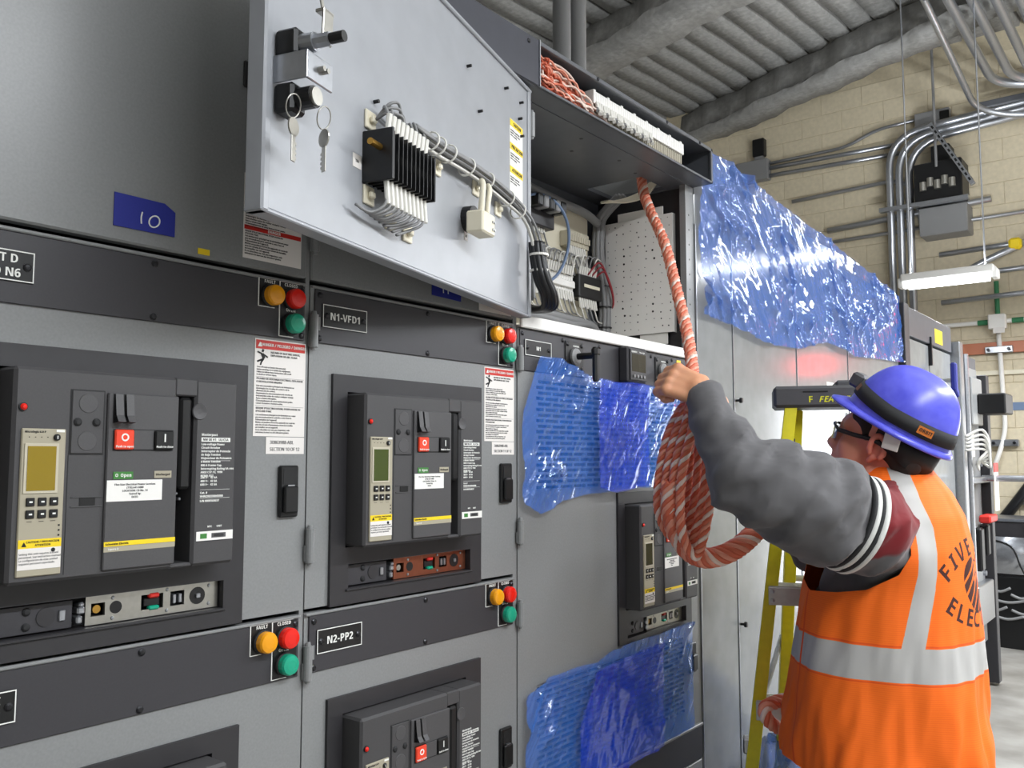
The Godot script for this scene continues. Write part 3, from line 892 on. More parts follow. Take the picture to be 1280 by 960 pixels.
func build_sections() -> void:
	var w := 0.565
	var labels := ["grey switchgear section with blue tape marked 10", "grey switchgear section carrying the N1-VFD1 and N2-PP2 nameplates"]
	var plates := [[[-0.02, 0.087, "T D \nED N6", 0.0108, 0.016], [-0.06, 0.045, "C\n7", 0.0108, 0.0185]], [[0.029, 0.13, "N1-VFD1", 0.0125], [0.029, 0.128, "N2-PP2", 0.0125]]]
	for k in 2:
		var x0 := 0.37 + k * w
		var sec := thing("switchgear_section", labels[k], "switchgear", Vector3(x0, 0, 0), 0.0, "switchgear sections in one row")
		carcass(sec, w, 2.31)
		var p0: Array = plates[k][0].duplicate()
		var p1: Array = plates[k][1].duplicate()
		if k == 0:
			p0[0] = 0.022
			p0[1] = 0.1246
			p1[0] = 0.02
			p1[1] = 0.1264
		var d0 := breaker_door(sec, w, TOP_Y, p0, "SECTION 10 OF 12" if k == 0 else "SECTION 11 OF 12", k == 1)
		var d1 := breaker_door(sec, w, LOW_Y, p1, "", k == 1)
		slab(sec, "lower_door", M.grey, Vector3(0.006, 0.06, -0.02), Vector3(w - 0.004, 0.699, 0), 0.002)
		# instrument door over the breaker compartments
		var top := slab(sec, "instrument_door", M.grey, Vector3(0.006, 1.798, -0.02), Vector3(w - 0.004, 2.235, 0.002), 0.003)
		slab(sec, "top_rail", M.grey, Vector3(0.004, 2.24, -0.02), Vector3(w - 0.004, 2.309, 0.0), 0.002)
		var tp := top.position
		if k == 0:
			warning_sheet(top, Vector3(0.435, 1.812, 0.002) - tp)
			slab(top, "sticker_scrap", M.yellow, Vector3(0.357, 1.803, 0.002) - tp, Vector3(0.377, 1.812, 0.003) - tp, 0.0008)
			latch_handle(top, 0.423 - tp.x, 2.162 - tp.y)
		else:
			slab(top, "warning_sheet", M.paper, Vector3(0.443, 1.804, 0.002) - tp, Vector3(0.55, 1.92, 0.003) - tp)
		for yy in [2.16, 1.9]:
			put(top, "hinge", hinge_mesh(0.055), M.grey, Vector3(0.0085, yy, 0.002) - tp)
	make_breaker(Vector3(0.37 + 0.089, TOP_Y - 0.4435, 0), "charcoal circuit breaker with amber screen, below the tape marked 10", M.screen_amber)
	var b := make_breaker(Vector3(0.935 + 0.089, TOP_Y - 0.4435, 0), "charcoal circuit breaker with green screen, under the N1-VFD1 nameplate", M.screen_green)
	copy_of(b, Vector3(0.935 + 0.089, LOW_Y - 0.4435, 0), "charcoal circuit breaker under the N2-PP2 nameplate")
	copy_of(b, Vector3(0.37 + 0.089, LOW_Y - 0.4435, 0), "charcoal circuit breaker below the breaker with the amber screen")
	# tapes
	tape_piece(Vector3(0.645, 1.842, 0.0035), [Vector2(-0.049, 0.024), Vector2(0.026, 0.024), Vector2(0.043, 0.014), Vector2(0.043, -0.022), Vector2(-0.049, -0.023)], "10", 0.017, "blue painter's tape with a white handwritten 10")
	tape_piece(Vector3(1.275, 1.835, 0.0035), [Vector2(-0.04, 0.02), Vector2(0.045, 0.02), Vector2(0.045, -0.022), Vector2(-0.04, -0.02)], "11", 0.016, "blue painter's tape marked 11 under the open door")
	build_section_twelve()

func tape_piece(at: Vector3, poly: Array, s: String, cap: float, label: String) -> void:
	var t := thing("tape_strip", label, "tape", at, 0.0, "pieces of blue painter's tape on the gear")
	var st := tool()
	var pk := PackedVector2Array(poly)
	var ids := Geometry2D.triangulate_polygon(pk)
	for i in range(0, ids.size(), 3):
		tri(st, Vector3(pk[ids[i]].x, pk[ids[i]].y, 0.0004), Vector3(pk[ids[i + 1]].x, pk[ids[i + 1]].y, 0.0004), Vector3(pk[ids[i + 2]].x, pk[ids[i + 2]].y, 0.0004))
	for i in pk.size():
		var a := pk[i]
		var b := pk[(i + 1) % pk.size()]
		oquad(st, Vector3.ZERO, Vector3(a.x, a.y, -0.001), Vector3(b.x, b.y, -0.001), Vector3(b.x, b.y, 0.0004), Vector3(a.x, a.y, 0.0004))
	put(t, "tape", done(st), M.tape)
	# hand-drawn digits in marker
	var hand := tool(true)
	var pen := 0.0011
	if s == "10":
		tube(hand, curve([Vector3(-0.008, 0.004, 0.0008), Vector3(-0.0095, -0.004, 0.0008), Vector3(-0.009, -0.013, 0.0008)], 4), pen, 6)
		var ring := []
		for i in 13:
			var a := TAU * i / 12.0 + 0.6
			ring.append(Vector3(0.0105 + cos(a) * 0.0078 + sin(a) * 0.002, -0.006 + sin(a) * 0.0085, 0.0008))
		tube(hand, curve(ring, 3), pen, 6)
	else:
		for dx in [-0.008, 0.006]:
			tube(hand, curve([Vector3(dx, 0.008, 0.0008), Vector3(dx - 0.001, -0.002, 0.0008), Vector3(dx, -0.012, 0.0008)], 4), pen, 6)
	put(t, "lettering", done(hand), M.print_white)

func warning_sheet(parent: Node, at: Vector3) -> void:
	# tri-lingual sheet: picture strip above two red bands
	var z := 0.0008
	slab(parent, "warning_sheet", M.paper, at + Vector3(0, 0, 0), at + Vector3(0.113, 0.136, z))
	for yy in [0.126, 0.087, 0.046]:
		slab(parent, "danger_band", M.danger, at + Vector3(0.0015, yy, z), at + Vector3(0.1115, yy + 0.007, z + 0.0003))
		letters(parent, "DANGER" if yy > 0.1 else "PELIGRO" if yy > 0.06 else "DANGER", 0.0045, M.print_white, at + Vector3(0.058, yy + 0.0035, z + 0.0005))
	shock_symbol(parent, at + Vector3(0.014, 0.113, z + 0.0003), 0.022)
	letters(parent, DANGER_ES + "\n" + DANGER_ES2, 0.0024, M.print, at + Vector3(0.003, 0.0695, z + 0.0002), true, 0)
	letters(parent, DANGER_FR + "\n" + DANGER_FR2, 0.0024, M.print, at + Vector3(0.003, 0.0255, z + 0.0002), true, 0)
	letters(parent, DANGER_EN + "\n" + DANGER_TEXT, 0.0024, M.print, at + Vector3(0.03, 0.109, z + 0.0002), true, 0)

# ---------------------------------------------------------------- main section
func build_section_twelve() -> void:
	var w := 0.88
	var sec := thing("switchgear_section", "wide grey main switchgear section with its upper compartment open", "switchgear", Vector3(1.5, 0, 0), 0.0, "switchgear sections in one row")
	sec.name = "main_switchgear_section"
	var st := tool()
	bar(st, Vector3(0.0, 0.0, -0.9), Vector3(0.002, 2.31, -0.021))
	bar(st, Vector3(w - 0.012, 0.0, -0.9), Vector3(w, 2.31, -0.002))
	bar(st, Vector3(0.002, 0.0, -0.9), Vector3(w - 0.012, 2.31, -0.88))
	bar(st, Vector3(0.0, 0.0, -0.021), Vector3(0.01, 2.31, -0.002))
	bar(st, Vector3(w - 0.05, 0.65, -0.021), Vector3(w - 0.012, 2.31, -0.002))
	bar(st, Vector3(0.01, 0.0, -0.88), Vector3(w - 0.012, 0.04, -0.002))
	put(sec, "carcass", done(st), M.grey)
	# small bolt holes up the right post
	for i in 9:
		put(sec, "post_hole", cyl_mesh(Vector3(0, 0, 0.0004), 0.003, 10), M.black, Vector3(w - 0.03, 1.86 + i * 0.045, -0.002))
	# door with two louvred fields and the breaker opening
	var dp := tool()
	var d0 := [0.012, 0.745, w - 0.045, 1.783]
	var vents := [[0.08, 1.425, 0.77, 1.675], [0.08, 0.79, 0.77, 1.0]]
	var esc := [0.418, 1.03, 0.812, 1.4095]
	var holes := vents.duplicate()
	holes.append([esc[0] + 0.004, esc[1] + 0.004, esc[2] - 0.004, esc[3] - 0.004])
	# louvre slots left between bars
	holed(dp, d0, holes, -0.02, 0.0)
	var door := put(sec, "breaker_door", done(dp), M.grey)
	for v in vents:
		var g := tool()
		var rows := int((v[3] - v[1]) / 0.0123)
		var step: float = (v[3] - v[1]) / rows
		for r in rows + 1:
			bar(g, Vector3(v[0], v[1] + r * step - 0.0026, -0.012), Vector3(v[2], v[1] + r * step + 0.0026, 0.0))
		for r in rows:
			var x: float = v[0] + (0.0 if r % 2 else 0.0285)
			while x < v[2]:
				bar(g, Vector3(x, v[1] + r * step, -0.012), Vector3(x + 0.0075, v[1] + (r + 1) * step, -0.0002))
				x += 0.057
		put(door, "vent_grille", done(g), M.grey)
		slab(door, "vent_screen", M.groove, Vector3(v[0] - 0.005, v[1] - 0.005, -0.03), Vector3(v[2] + 0.005, v[3] + 0.005, -0.022))
	slab(door, "name_panel", M.charcoal, Vector3(0.016, 1.69, 0.0), Vector3(0.84, 1.781, 0.0035), 0.0025)
	nameplate(door, 0.032, 0.132, 1.724, 1.76, 0.0035, "M1", 0.009)
	for p in [[0.025, 1.772], [0.025, 1.70], [0.18, 1.772], [0.34, 1.772], [0.6, 1.772], [0.72, 1.772], [0.83, 1.70]]:
		put(door, "screw", screw_head(), M.screw, Vector3(p[0], p[1], 0.0035))
	for sx in [0.226, 0.658]:
		control_switch(door, Vector3(sx, 1.737, 0.0035), sx < 0.4)
	# power meter
	slab(door, "meter_body", M.charcoal, Vector3(0.43, 1.69, 0.0035), Vector3(0.526, 1.782, 0.032), 0.004)
	slab(door, "meter_bezel", M.frame, Vector3(0.436, 1.696, 0.032), Vector3(0.52, 1.776, 0.036), 0.003)
	slab(door, "meter_screen", M.screen_dark, Vector3(0.443, 1.718, 0.036), Vector3(0.513, 1.764, 0.0365))
	for i in 4:
		put(door, "meter_button", cyl_mesh(Vector3(0, 0, 0.003), 0.0042, 12), M.wire_grey, Vector3(0.453 + i * 0.0165, 1.706, 0.036))
	letters(door, "SQUARE D", 0.004, M.print_white, Vector3(0.455, 1.769, 0.0362))
	letters(door, "PowerLogic", 0.0035, M.print_white, Vector3(0.495, 1.769, 0.0362))
	slab(door, "caution_tag", M.yellow, Vector3(0.748, 1.735, 0.0035), Vector3(0.772, 1.775, 0.0045))
	for yy in [1.738, 1.364, 1.19, 0.82]:
		put(door, "hinge", hinge_mesh(0.05), M.grey, Vector3(0.012, yy, 0.002))
	latch_handle(door, 0.797, 0.975)
	# escutcheon of the main breaker
	var es := tool()
	var dx: float = esc[0] - ESC[0]
	var dy := 1.41 + 0.148
	holed(es, [esc[0], esc[1], esc[2], esc[3]], [[HOLE_BREAKER[0] + dx, HOLE_BREAKER[1] + dy, HOLE_BREAKER[2] + dx, HOLE_BREAKER[3] + dy], [HOLE_RACK[0] + dx, HOLE_RACK[1] + dy, HOLE_RACK[2] + dx, HOLE_RACK[3] + dy]], -0.03, 0.006)
	put(door, "escutcheon", done(es), M.frame)
	var rk := Node3D.new()
	rk.name = "racking_slot"
	sec.add_child(rk)
	rk.position = Vector3(dx, dy, 0)
	racking(rk, false)
	make_breaker(Vector3(1.5 + dx + 0.089, dy - 0.4435, 0), "charcoal main circuit breaker behind the dangling orange cable loop", M.screen_dark)
	# white sill under the open compartment
	slab(sec, "sill", M.white, Vector3(0.012, 1.786, -0.33), Vector3(0.86, 1.79, 0.004))
	slab(sec, "sill_lip", M.white, Vector3(0.012, 1.784, 0.004), Vector3(0.838, 1.812, 0.012), 0.003)
	# dark kick strip at the bottom of the door
	slab(sec, "kick_panel", M.charcoal, Vector3(0.012, 0.645, -0.02), Vector3(w - 0.006, 0.735, 0.003), 0.002)
	slab(sec, "kick_lip", M.grey, Vector3(0.012, 0.735, -0.02), Vector3(w - 0.006, 0.743, 0.006), 0.002)
	slab(sec, "lower_door", M.grey, Vector3(0.012, 0.05, -0.02), Vector3(w - 0.006, 0.64, 0.0), 0.002)

func control_switch(door: Node, at: Vector3, down: bool) -> void:
	slab(door, "switch_plate", M.black, at + Vector3(-0.038, -0.036, 0), at + Vector3(0.038, 0.036, 0.003), 0.001)
	letters(door, "CONTROL\nON", 0.004, M.print_white, at + Vector3(0.006, 0.022, 0.0032))
	for p in [[-0.03, 0.028], [0.03, 0.028], [-0.03, -0.028], [0.03, -0.028]]:
		put(door, "screw", screw_head(), M.screw, at + Vector3(p[0], p[1], 0.003))
	put(door, "switch_collar", lathe_mesh(Vector3(0, 0, 1), [Vector2(0.02, 0), Vector2(0.02, 0.006), Vector2(0.014, 0.01), Vector2(0.0, 0.01)], 20), M.wire_grey, at + Vector3(0, 0.0, 0.003))
	put(door, "switch_shaft", cyl_mesh(Vector3(0, 0, 0.05), 0.008, 14), M.black, at + Vector3(0, 0, 0.013))
	# pistol grip handle
	var st := tool()
	var g := Basis(Vector3.BACK, 0.0 if down else 0.9)
	bx(st, g * Vector3(0, -0.028, 0.0), Vector3(0.017, 0.07, 0.014), 0.005, g)
	bx(st, g * Vector3(0, 0.008, 0.0), Vector3(0.022, 0.022, 0.018), 0.006, g)
	put(door, "pistol_grip", done(st), M.black, at + Vector3(0, 0.0, 0.062))

# ---------------------------------------------------------------- open instrument door of the main section
func build_open_door() -> void:
	var sec: Node3D = get_node("main_switchgear_section")
	# pan door: x runs from the free edge (-0.925) to the hinge (-0.03); z 0 is the inside face
	var st := tool()
	bar(st, Vector3(-0.922, 0.004, -0.02), Vector3(-0.035, 0.503, 0.0), 0.003)
	bar(st, Vector3(-0.935, 0.0, -0.026), Vector3(-0.92, 0.508, 0.003), 0.003)
	bar(st, Vector3(-0.935, 0.5, -0.026), Vector3(-0.03, 0.508, 0.006), 0.002)
	bar(st, Vector3(-0.935, 0.0, -0.026), Vector3(-0.03, 0.006, 0.002), 0.002)
	bar(st, Vector3(-0.045, 0.0, -0.022), Vector3(-0.03, 0.508, 0.004), 0.002)
	var door := put(sec, "instrument_door", done(st), M.inner)
	door.position = Vector3(0.035, 1.80, 0.03)
	door.rotation.y = deg_to_rad(15.66)
	for yy in [0.46, 0.1]:
		put(door, "hinge", hinge_mesh(0.055), M.grey, Vector3(-0.022, yy, -0.004))
	# latch, lock bracket and keys at the free edge
	slab(door, "latch_block", M.black, Vector3(-0.916, 0.2, 0), Vector3(-0.888, 0.236, 0.034), 0.004)
	var lt := tool()
	cyl(lt, Vector3(-0.9, 0.218, 0.03), Vector3(-0.9, 0.218, 0.052), 0.013, 0.012, 16)
	cyl(lt, Vector3(-0.9, 0.218, 0.05), Vector3(-0.9, 0.218, 0.074), 0.009, -1, 8)
	put(door, "latch_hub", done(lt), M.zinc)
	put(door, "latch_bolt", cyl_mesh(Vector3(0, 0, 0.022), 0.007, 12), M.black, Vector3(-0.9, 0.218, 0.072))
	var arm := tool()
	bx(arm, Vector3(-0.888, 0.24, 0.06), Vector3(0.021, 0.044, 0.004), 0.0015, Basis(Vector3.BACK, -0.06))
	bx(arm, Vector3(-0.8865, 0.261, 0.055), Vector3(0.022, 0.005, 0.014), 0.001)
	bx(arm, Vector3(-0.894, 0.269, 0.056), Vector3(0.006, 0.02, 0.003), 0.001, Basis(Vector3.BACK, 0.3))
	put(door, "latch_arm", done(arm), M.steel)
	var br := tool()
	bar(br, Vector3(-0.917, 0.166, 0), Vector3(-0.914, 0.202, 0.052), 0.001)
	bar(br, Vector3(-0.917, 0.166, 0.048), Vector3(-0.862, 0.202, 0.052), 0.001)
	bar(br, Vector3(-0.917, 0.199, 0), Vector3(-0.885, 0.202, 0.052), 0.001)
	put(door, "lock_bracket", done(br), M.zinc)
	for s in [-0.893, -0.884]:
		put(door, "bracket_stud", cyl_mesh(Vector3(0, 0, 0.009), 0.0035, 10), M.steel, Vector3(s, 0.185, 0.052))
	slab(door, "lock_body", M.black, Vector3(-0.916, 0.128, 0), Vector3(-0.886, 0.166, 0.03), 0.004)
	put(door, "lock_barrel", cyl_mesh(Vector3(0, 0, 0.022), 0.014, 18), M.black, Vector3(-0.9, 0.147, 0.03))
	put(door, "lock_face", cyl_mesh(Vector3(0, 0, 0.004), 0.0115, 18), M.steel, Vector3(-0.9, 0.147, 0.052))
	for k in 2:
		var kx := -0.927 + k * 0.047
		var ring := []
		for i in 17:
			var a := TAU * i / 16.0
			ring.append(Vector3(kx + cos(a) * 0.0135, 0.127 + sin(a) * 0.0135, 0.04 + k * 0.012 + sin(a) * 0.004))
		put(door, "key_ring", tube_mesh(ring, 0.0009, 6, 3), M.steel)
		var ky := tool()
		var turn := Basis(Vector3.UP, 0.1 if k == 0 else 1.15)
		var at := Vector3(kx + 0.001, 0.099, 0.04 + k * 0.012)
		cyl(ky, at + turn * Vector3(0, 0.002, -0.001), at + turn * Vector3(0, 0.002, 0.001), 0.0118, -1, 18)
		bx(ky, at + turn * Vector3(0, -0.024, 0), Vector3(0.0085, 0.035, 0.002), 0.0006, turn)
		for i in 4:
			bx(ky, at + turn * Vector3(0.005, -0.018 - i * 0.006, 0), Vector3(0.003 - 0.0006 * (i % 2), 0.0035, 0.0019), 0.0, turn)
		put(door, "key", done(ky), M.steel)
	# black terminal block of ten poles with its clamp
	var tb := tool()
	bar(tb, Vector3(-0.708, 0.1, 0.0), Vector3(-0.703, 0.178, 0.052), 0.001)
	for i in 10:
		var x := -0.703 + i * 0.0128
		bar(tb, Vector3(x + 0.0006, 0.104, 0.0), Vector3(x + 0.0118, 0.17, 0.046), 0.001)
		bar(tb, Vector3(x - 0.0006, 0.102, 0.0), Vector3(x + 0.0008, 0.173, 0.052), 0.0004)
	bar(tb, Vector3(-0.576, 0.102, 0.0), Vector3(-0.573, 0.174, 0.052), 0.001)
	put(door, "terminal_block", done(tb), M.black)
	put(door, "mounting_stud", cyl_mesh(Vector3(-0.03, 0, 0), 0.005, 12), M.brass, Vector3(-0.705, 0.15, 0.03))
	for i in 10:
		for k in 2:
			slab(door, "terminal_marker", M.print_white, Vector3(-0.7 + i * 0.0128, 0.1335 + k * 0.006, 0.046), Vector3(-0.6945 + i * 0.0128, 0.1365 + k * 0.006, 0.0466))
	# wires leaving the block above and below, each with a printed sleeve
	for i in 10:
		var x := -0.697 + i * 0.0128
		var up_y := 0.215 + 0.006 * sin(i * 2.1)
		put(door, "wire", tube_mesh([Vector3(x, 0.166, 0.034), Vector3(x + 0.001, 0.195, 0.037), Vector3(x + 0.004 + 0.002 * sin(i * 1.7), up_y, 0.03), Vector3(x + 0.02, up_y + 0.006, 0.018), Vector3(x + 0.05, 0.214, 0.014)], 0.0024, 6, 4), M.wire_grey)
		put(door, "wire_sleeve", cyl_mesh(Vector3(0.002, 0.033, 0.003), 0.0043, 8), M.wire_white, Vector3(x, 0.17, 0.035))
		put(door, "wire", tube_mesh([Vector3(x, 0.106, 0.034), Vector3(x + 0.001, 0.085, 0.036), Vector3(x - 0.004, 0.064, 0.034), Vector3(x - 0.02 - 0.003 * (i % 3), 0.052, 0.02), Vector3(x - 0.045, 0.058 - 0.002 * i, 0.012)], 0.0024, 6, 4), M.wire_grey)
		put(door, "wire_sleeve", cyl_mesh(Vector3(0.002, -0.036, 0.002), 0.0043, 8), M.wire_white, Vector3(x, 0.104, 0.035))
	for i in 3:
		put(door, "wire", tube_mesh([Vector3(-0.69, 0.2, 0.012), Vector3(-0.685, 0.222 - i * 0.006, 0.03), Vector3(-0.668 + i * 0.004, 0.228 - i * 0.008, 0.038), Vector3(-0.655 + i * 0.004, 0.205, 0.034)], 0.0024, 6, 5), M.wire_grey)
	# adhesive tie mounts
	for p in [[-0.69, 0.2], [-0.692, 0.085], [-0.63, 0.062], [-0.575, 0.056], [-0.475, 0.196], [-0.315, 0.204], [-0.21, 0.192]]:
		slab(door, "tie_mount", M.cream, Vector3(p[0] - 0.014, p[1] - 0.014, 0), Vector3(p[0] + 0.014, p[1] + 0.014, 0.004), 0.001)
		slab(door, "tie_bridge", M.cream, Vector3(p[0] - 0.006, p[1] - 0.005, 0.004), Vector3(p[0] + 0.006, p[1] + 0.005, 0.012), 0.002)
	# harness to the hinge: many thin wires side by side
	for i in 14:
		var a := TAU * i / 14.0 * 2.4
		var rr := 0.006 + 0.0055 * (i % 2)
		var off := Vector3(0, cos(a) * rr, sin(a) * rr)
		var pts := []
		for q in [[-0.6, 0.216, 0.02], [-0.5, 0.217, 0.02], [-0.4, 0.222, 0.02], [-0.3, 0.222, 0.02], [-0.2, 0.214, 0.022], [-0.14, 0.203, 0.024], [-0.1, 0.186, 0.026], [-0.075, 0.16, 0.028], [-0.066, 0.13, 0.03]]:
			var t: float = clampf((q[0] + 0.2) / 0.13, 0.0, 1.0)
			pts.append(Vector3(q[0] + off.y * t, q[1] + off.y * (1.0 - t), q[2] + off.z))
		put(door, "harness_wire", tube_mesh(pts, 0.0027, 6, 4), M.wire_grey if i % 3 else M.wire_white)
	for x in [-0.535, -0.51, -0.47, -0.395, -0.31, -0.21, -0.15]:
		var ring := []
		for i in 13:
			var a := TAU * i / 12.0
			ring.append(Vector3(x + 0.003 * cos(a), 0.2185 + cos(a) * 0.0165 - (0.006 if x > -0.22 else 0.0) - (0.010 if x > -0.16 else 0.0), 0.021 + sin(a) * 0.0165))
		put(door, "cable_tie", tube_mesh(ring, 0.0017, 6, 2), M.wire_white)
	# black flexible loop across the hinge into the compartment
	for i in 9:
		var a := TAU * i / 9.0
		var o := Vector3(cos(a), 0, sin(a)) * 0.012
		put(door, "loop_wire", tube_mesh([Vector3(-0.066, 0.155, 0.03) + o, Vector3(-0.064, 0.11, 0.034) + o, Vector3(-0.056, 0.075, 0.04) + o * 1.1, Vector3(-0.03, 0.045, 0.045) + o * 1.1, Vector3(0.005, 0.026, 0.03) + o * 1.1, Vector3(0.035, 0.03, -0.02) + o, Vector3(0.08, 0.06, -0.09) + o, Vector3(0.14, 0.075, -0.2) + o], 0.0065, 8, 5), M.wire_black)
	for yy in [0.125, 0.092]:
		put(door, "cable_tie", cyl_mesh(Vector3(0.0, 0.005, 0.0), 0.021, 16), M.wire_white, Vector3(-0.0635 + (0.005 if yy < 0.1 else 0.0), yy, 0.034))
	# cream socket box on a black ring
	put(door, "socket_ring", cyl_mesh(Vector3(0, 0, 0.018), 0.024, 22), M.black, Vector3(-0.353, 0.135, 0))
	slab(door, "socket_box", M.cream, Vector3(-0.392, 0.1, 0.018), Vector3(-0.337, 0.14, 0.052), 0.003)
	for k in 2:
		put(door, "socket_lead", tube_mesh([Vector3(-0.375 + k * 0.026, 0.138, 0.04), Vector3(-0.374 + k * 0.027, 0.165, 0.042), Vector3(-0.366 + k * 0.03, 0.19, 0.04), Vector3(-0.35 + k * 0.03, 0.205, 0.03)], 0.006 - 0.001 * k, 8, 4), M.cream)
	for k in 4:
		put(door, "socket_pin", cyl_mesh(Vector3(0, 0, 0.003), 0.0025, 8), M.zinc, Vector3(-0.35 + (k % 2) * 0.008, 0.112 + (k / 2) * 0.014, 0.0515))
	# small white stickers and the yellow-headed caution sheet
	slab(door, "sticker", M.paper, Vector3(-0.733, 0.118, 0), Vector3(-0.711, 0.138, 0.0008))
	letters(door, "TB1", 0.004, M.print, Vector3(-0.722, 0.128, 0.001))
	slab(door, "sticker", M.paper, Vector3(-0.361, 0.096, 0), Vector3(-0.347, 0.112, 0.0008))
	letters(door, "LR", 0.004, M.print, Vector3(-0.354, 0.104, 0.001))
	slab(door, "caution_sheet", M.white, Vector3(-0.144, 0.232, 0), Vector3(-0.073, 0.405, 0.0008))
	var heads := ["CAUTION", "PRECAUCION", "ATTENTION"]
	for k in 3:
		var y0 := 0.39 - k * 0.05
		slab(door, "caution_band", M.yellow, Vector3(-0.144, y0, 0.0008), Vector3(-0.073, y0 + 0.014, 0.0012))
		letters(door, heads[k], 0.007, M.print, Vector3(-0.106, y0 + 0.007, 0.0014))
		letters(door, "HAZARD OF EQUIPMENT\nDAMAGE. See the manual\nbefore energizing.", 0.0032, M.print_grey, Vector3(-0.141, y0 - 0.014, 0.001), false, 0)
	for p in [[-0.677, 0.234], [-0.351, 0.428], [-0.171, 0.457], [-0.088, 0.458], [-0.095, 0.42], [-0.085, 0.385], [-0.4, 0.23], [-0.3, 0.36]]:
		put(door, "stud", cyl_mesh(Vector3(0, 0, 0.009), 0.003, 8), M.black, Vector3(p[0], p[1], 0))

# ---------------------------------------------------------------- compartment behind it
func terminal_row(sec: Node3D, x: float, y: float, n: int, pitch: float, high: float, m: Material) -> void:
	var st := tool()
	for i in n:
		bar(st, Vector3(x + i * pitch, y, 0), Vector3(x + (i + 1) * pitch - 0.0008, y + high, 0.03), 0.001)
		bar(st, Vector3(x + i * pitch + 0.001, y + high * 0.3, 0.03), Vector3(x + (i + 1) * pitch - 0.0018, y + high * 0.7, 0.036), 0.001)
	var o := put(sec, "terminal_strip", done(st), m, Vector3(0, 0, -0.31))

